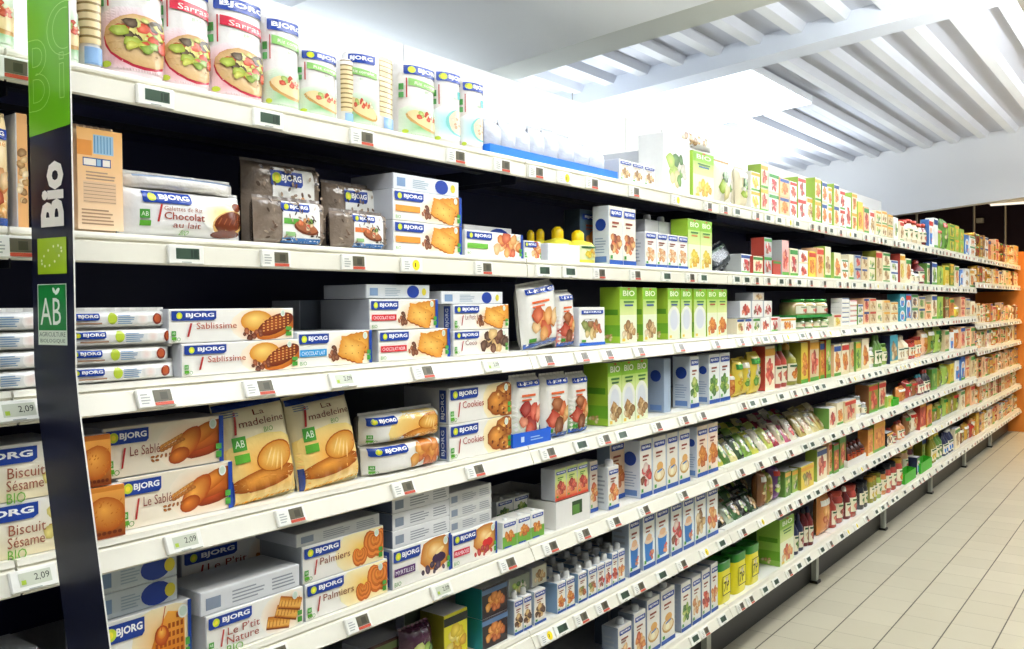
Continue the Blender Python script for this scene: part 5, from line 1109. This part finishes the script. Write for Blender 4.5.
# ------------------------------------------------------------------ building shell
def node_floor():
    m = bpy.data.materials.new('floor_tiles'); m.use_nodes = True; nt = m.node_tree; b = nt.nodes['Principled BSDF']; N = nt.nodes.new; Lk = nt.links.new
    tc = N('ShaderNodeTexCoord'); sx = N('ShaderNodeSeparateXYZ'); Lk(tc.outputs['Object'], sx.inputs[0])
    def math_(op, a, v=None, c=None):
        n = N('ShaderNodeMath'); n.operation = op
        if hasattr(a, 'links') or hasattr(a, 'node'): Lk(a, n.inputs[0])
        else: n.inputs[0].default_value = a
        if v is not None:
            if hasattr(v, 'node'): Lk(v, n.inputs[1])
            else: n.inputs[1].default_value = v
        return n.outputs[0]
    def joint(out, off, wid):
        q = math_('FRACT', math_('DIVIDE', math_('ADD', out, off), .2)); d_ = math_('ABSOLUTE', math_('SUBTRACT', q, .5))
        return math_('GREATER_THAN', d_, .5-wid)
    jy = joint(sx.outputs['Y'], 10-1.419, .014); jx = joint(sx.outputs['X'], 10.03, .009)
    def cell(o, off): return math_('FLOOR', math_('DIVIDE', math_('ADD', o, off), .2))
    cb = N('ShaderNodeCombineXYZ'); Lk(cell(sx.outputs['X'], 10.03), cb.inputs[0]); Lk(cell(sx.outputs['Y'], 10-1.419), cb.inputs[1])
    wn = N('ShaderNodeTexWhiteNoise'); Lk(cb.outputs[0], wn.inputs['Vector'])
    nz = N('ShaderNodeTexNoise'); nz.inputs['Scale'].default_value = 5; nz.inputs['Detail'].default_value = 6; Lk(tc.outputs['Object'], nz.inputs['Vector'])
    mix = N('ShaderNodeMix'); mix.data_type = 'RGBA'; mix.inputs['A'].default_value = (*lin('#bab39c'), 1); mix.inputs['B'].default_value = (*lin('#c7c0a9'), 1)
    av = math_('ADD', math_('MULTIPLY', wn.outputs['Value'], .5), math_('MULTIPLY', nz.outputs['Fac'], .5)); Lk(av, mix.inputs['Factor'])
    m2 = N('ShaderNodeMix'); m2.data_type = 'RGBA'; Lk(mix.outputs['Result'], m2.inputs['A']); m2.inputs['B'].default_value = (*lin('#857c66'), 1)
    cx = N('ShaderNodeTexNoise'); cx.inputs['Scale'].default_value = 2.2; Lk(tc.outputs['Object'], cx.inputs['Vector'])
    Lk(math_('MULTIPLY', jx, math_('MULTIPLY', cx.outputs['Fac'], 1.2)), m2.inputs['Factor'])
    m3 = N('ShaderNodeMix'); m3.data_type = 'RGBA'; Lk(m2.outputs['Result'], m3.inputs['A']); m3.inputs['B'].default_value = (*lin('#4a4436'), 1); Lk(jy, m3.inputs['Factor'])
    Lk(m3.outputs['Result'], b.inputs['Base Color']); b.inputs['Roughness'].default_value = .38; b.inputs['Specular IOR Level'].default_value = .3
    bp = N('ShaderNodeBump'); bp.inputs['Strength'].default_value = .25; bp.inputs['Distance'].default_value = .002; Lk(math_('SUBTRACT', 1., math_('MAXIMUM', jx, jy)), bp.inputs['Height']); Lk(bp.outputs['Normal'], b.inputs['Normal'])
    return m
def struct(name, g, mat): o = g.build(name, mat); o['kind'] = 'structure'; return o
g = G(); g.box(-4, -6, -.05, 18, 5, 0, '#c0b9a4'); struct('floor', g, node_floor())
TT = .0805
def zc(y, z0): return z0-TT*(y-1.9)
def slab(g, xa, xb, ya, yb, z0, th, col):                # slanted slab, underside at z0 (at Y 1.9)
    A = [(xa, ya, zc(ya, z0)), (xb, ya, zc(ya, z0)), (xb, yb, zc(yb, z0)), (xa, yb, zc(yb, z0))]; Bq = [(x, y, z+th) for x, y, z in A]
    g.poly(A[::-1], col); g.poly(Bq, col)
    for i in range(4): g.poly([A[i], A[(i+1) % 4], Bq[(i+1) % 4], Bq[i]], col)
YA, YB = -4.5, 5.
WHM = pmat('ceiling_paint', .7, .2, var=.02, bscale=2.)
g = G(); slab(g, 2.135, 3.28, YA, YB, 2.6, .6, '#f6f9fb'); struct('trim_1', g, WHM)          # boxed-in duct
g = G(); slab(g, 3.285, 4.03, YA, YB, 2.8, .4, '#d3d6cf'); struct('trim_2', g, WHM)
DECKM = pmat('ribbed_deck', .5, .4, metal=.0, var=.05, bscale=3.)
g = G(); y = YA; pit = .25
while y < YB:                                            # trapezoidal deck, ribs along X
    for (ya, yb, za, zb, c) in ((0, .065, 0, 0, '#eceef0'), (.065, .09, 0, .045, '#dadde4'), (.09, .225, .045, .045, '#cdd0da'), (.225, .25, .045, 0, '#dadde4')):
        a_, b_ = y+ya, y+yb
        g.poly([(-3, a_, zc(a_, 3.)+za), (-3, b_, zc(b_, 3.)+zb), (9.65, b_, zc(b_, 3.)+zb), (9.65, a_, zc(a_, 3.)+za)], c)
    y += pit
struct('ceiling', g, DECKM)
g = G(); slab(g, 5.14, 5.34, YA, YB, 2.92, .14, '#e6ebf4'); struct('trim_3', g, WHM)          # cross beam
g = G(); g.poly([(9.65, YA, zc(YA, 2.377+.0)), (9.65, YB, zc(YB, 2.377)), (9.65, YB, zc(YB, 3.06)), (9.65, YA, zc(YA, 3.06))], '#e2e2e2')
g.poly([(9.8, YA, zc(YA, 2.377+.0)), (9.8, YB, zc(YB, 2.377)), (9.8, YB, zc(YB, 3.06)), (9.8, YA, zc(YA, 3.06))][::-1], '#e2e2e2')
g.poly([(9.65, YA, zc(YA, 2.377)), (9.8, YA, zc(YA, 2.377)), (9.8, YB, zc(YB, 2.377)), (9.65, YB, zc(YB, 2.377))], '#cfcfc8'); struct('wall_lintel', g, WHM)
DK = pmat('dark_paint', .7, .2, var=.1, bscale=3.)
g = G(); g.box(9.8, -4.5, 3.3, 17, 5, 3.35, '#3a3d44'); struct('ceiling_far', g, DK)
g = G(); g.box(16.5, -4.5, 0, 16.6, 5, 3.3, '#352a38'); struct('wall_far', g, DK)
g = G(); g.box(-4, 4.9, 0, 16.5, 5, 3.2, '#d9d6cf'); struct('wall_left', g, WHM)
# ceiling lamps
def rods(r, a, b, z0, z1):
    for x_, y_ in (a, b):
        g = G(); g.lathe([(.004, z0), (.004, z1)], '#a8a8a0', x_, y_, 6); kids(r).append(g.build('hanger', METAL, r))
EM = emat('lamp_diffuser', '#f4fbff', 4.)
def lamp(pos, L, W, name, label, slope=TT):
    r = empty(name, pos); g = G()
    g.box(-L/2, -W/2, 0, L/2, W/2, .05, '#e9ecee'); kids(r).append(g.build('housing', METAL, r)); g = G()
    g.box(-L/2+.01, -W/2+.01, -.012, L/2-.01, W/2-.01, .0, '#ffffff'); kids(r).append(g.build('diffuser', EM, kids(r)[0]))
    r.rotation_euler = (-math.atan(slope), 0, 0); tag(r, label, 'ceiling light'); return r
lamp((6.1, 2.95, zc(2.95, 2.975)), 1.2, 1.5, 'ceiling_light', 'large glowing square ceiling light above the shelves beside the cross beam')
r = empty('tube_light', (11.4, 1.45, 2.56)); g = G(); g.box(-.05, -2.6, 0, .05, .3, .06, '#e8e8e0'); kids(r).append(g.build('housing', METAL, r)); g = G(); g.box(-.03, -2.58, -.02, .03, .28, 0, '#ffffff'); kids(r).append(g.build('diffuser', emat('tube_glow', '#fff6e2', 1.2), r))
rods(r, (0, -2.2), (0, 0), .06, .74)
tag(r, 'long white tube light hanging in the dark area beyond the wall', 'ceiling light')
for i, (x_, y_) in enumerate([(10.2, 2.25), (12.0, 2.0), (12.6, 1.75)]):
    g = G(); g.lathe([(.012, .0), (.012, 3.3)], '#8a8880', n=8); tag(g.build('steel_post', METAL, None, (x_, y_, 0)), 'thin grey steel post in the dark far area, %s from left' % ordn(i+1), 'post', 'thin steel posts')
g = G(); g.rbox(.1, .1, .08, .004, '#cfccc0'); tag(g.build('junction_box', PLAST, None, (16.395, 2.6, 2.75)), 'small pale box fixed high on the dark far wall', 'box')

# ------------------------------------------------------------------ light
def area(loc, sx, sy, en, col, rot=(0, 0, 0)):
    l = bpy.data.lights.new('lamp', 'AREA'); l.shape = 'RECTANGLE'; l.size = sx; l.size_y = sy; l.energy = en; l.color = col
    o = bpy.data.objects.new('lamp', l); C.objects.link(o); o.location = loc; o.rotation_euler = rot; return o
for i, (x_, y_, z_, q_) in enumerate([(.45, .6, 2.6, .65), (2.0, .5, 2.4, .9), (4.0, .47, 2.7, 1.15), (5.8, .0, 2.6, 1.), (7.5, -.3, 2.6, 1.), (9.2, -.7, 2.6, 1.)]):
    r = empty('aisle_light', (x_, y_, z_)); g = G(); g.box(-.7, -.08, 0, .7, .08, .05, '#f0f0ee'); kids(r).append(g.build('housing', METAL, r))
    rods(r, (-.5, 0), (.5, 0), .05, zc(y_, 2.6 if i == 1 else (2.8 if i == 2 else 3.0))-z_)
    tag(r, 'long fluorescent fitting hanging over the aisle', 'ceiling light', 'aisle lights')
    area((x_, y_, z_-.01), 1.4, .14, LDN*q_, (1, .985, .92)); area((x_, y_+.09, z_), 1.4, .12, LSD*q_, (.97, .99, 1), (math.radians(68), 0, 0)); area((x_, y_, z_+.06), 1.4, .14, LUP*q_, (.93, .97, 1), (PI, 0, 0))
for i, (x_, y_) in enumerate([(2.4, 3.1), (4.6, 3.3), (6.2, 3.3), (7.9, 3.2), (-1., 1.0)]):
    if i < 4:
        r = empty('aisle_light', (x_, y_, 2.2)); g = G(); g.box(-.7, -.08, 0, .7, .08, .05, '#f0f0ee'); kids(r).append(g.build('housing', METAL, r))
        rods(r, (-.5, 0), (.5, 0), .05, zc(y_, 2.6 if i == 0 else 3.0)-2.2)
        tag(r, 'long fluorescent fitting hanging over the aisle', 'ceiling light', 'aisle lights')
    area((x_, y_, 2.26), 1.4, .14, LBK*(.5, .2, .5, .9, .8)[i], (.84, .92, 1), (PI, 0, 0))
for x_ in (10.6, 12.5): area((x_, .2, 3.1), 1.2, .5, LWM, (1, .68, .32))
area((10.6, .9, 2.7), .8, .3, LWM*.6, (1, .66, .3), (math.radians(-35), 0, 0))
w = bpy.data.worlds.new('World'); bpy.context.scene.world = w; w.use_nodes = True
w.node_tree.nodes['Background'].inputs[0].default_value = (.93, .97, 1, 1); w.node_tree.nodes['Background'].inputs[1].default_value = WORLD
# ------------------------------------------------------------------ camera
cd = bpy.data.cameras.new('Camera'); cam = bpy.data.objects.new('Camera', cd); C.objects.link(cam)
cd.sensor_fit = 'HORIZONTAL'; cd.sensor_width = 36; cd.lens = F/1024*36; cd.clip_start = .05; cd.clip_end = 100
M = Matrix((( _r.x, _u.x, -_f.x), (_r.y, _u.y, -_f.y), (_r.z, _u.z, -_f.z))).to_4x4(); M.translation = EYE; cam.matrix_world = M
sc = bpy.context.scene; sc.camera = cam
sc.view_settings.view_transform = 'Standard'; sc.view_settings.look = 'None'; sc.view_settings.exposure = EXPO; sc.view_settings.gamma = 1; sc.view_settings.use_curve_mapping = False
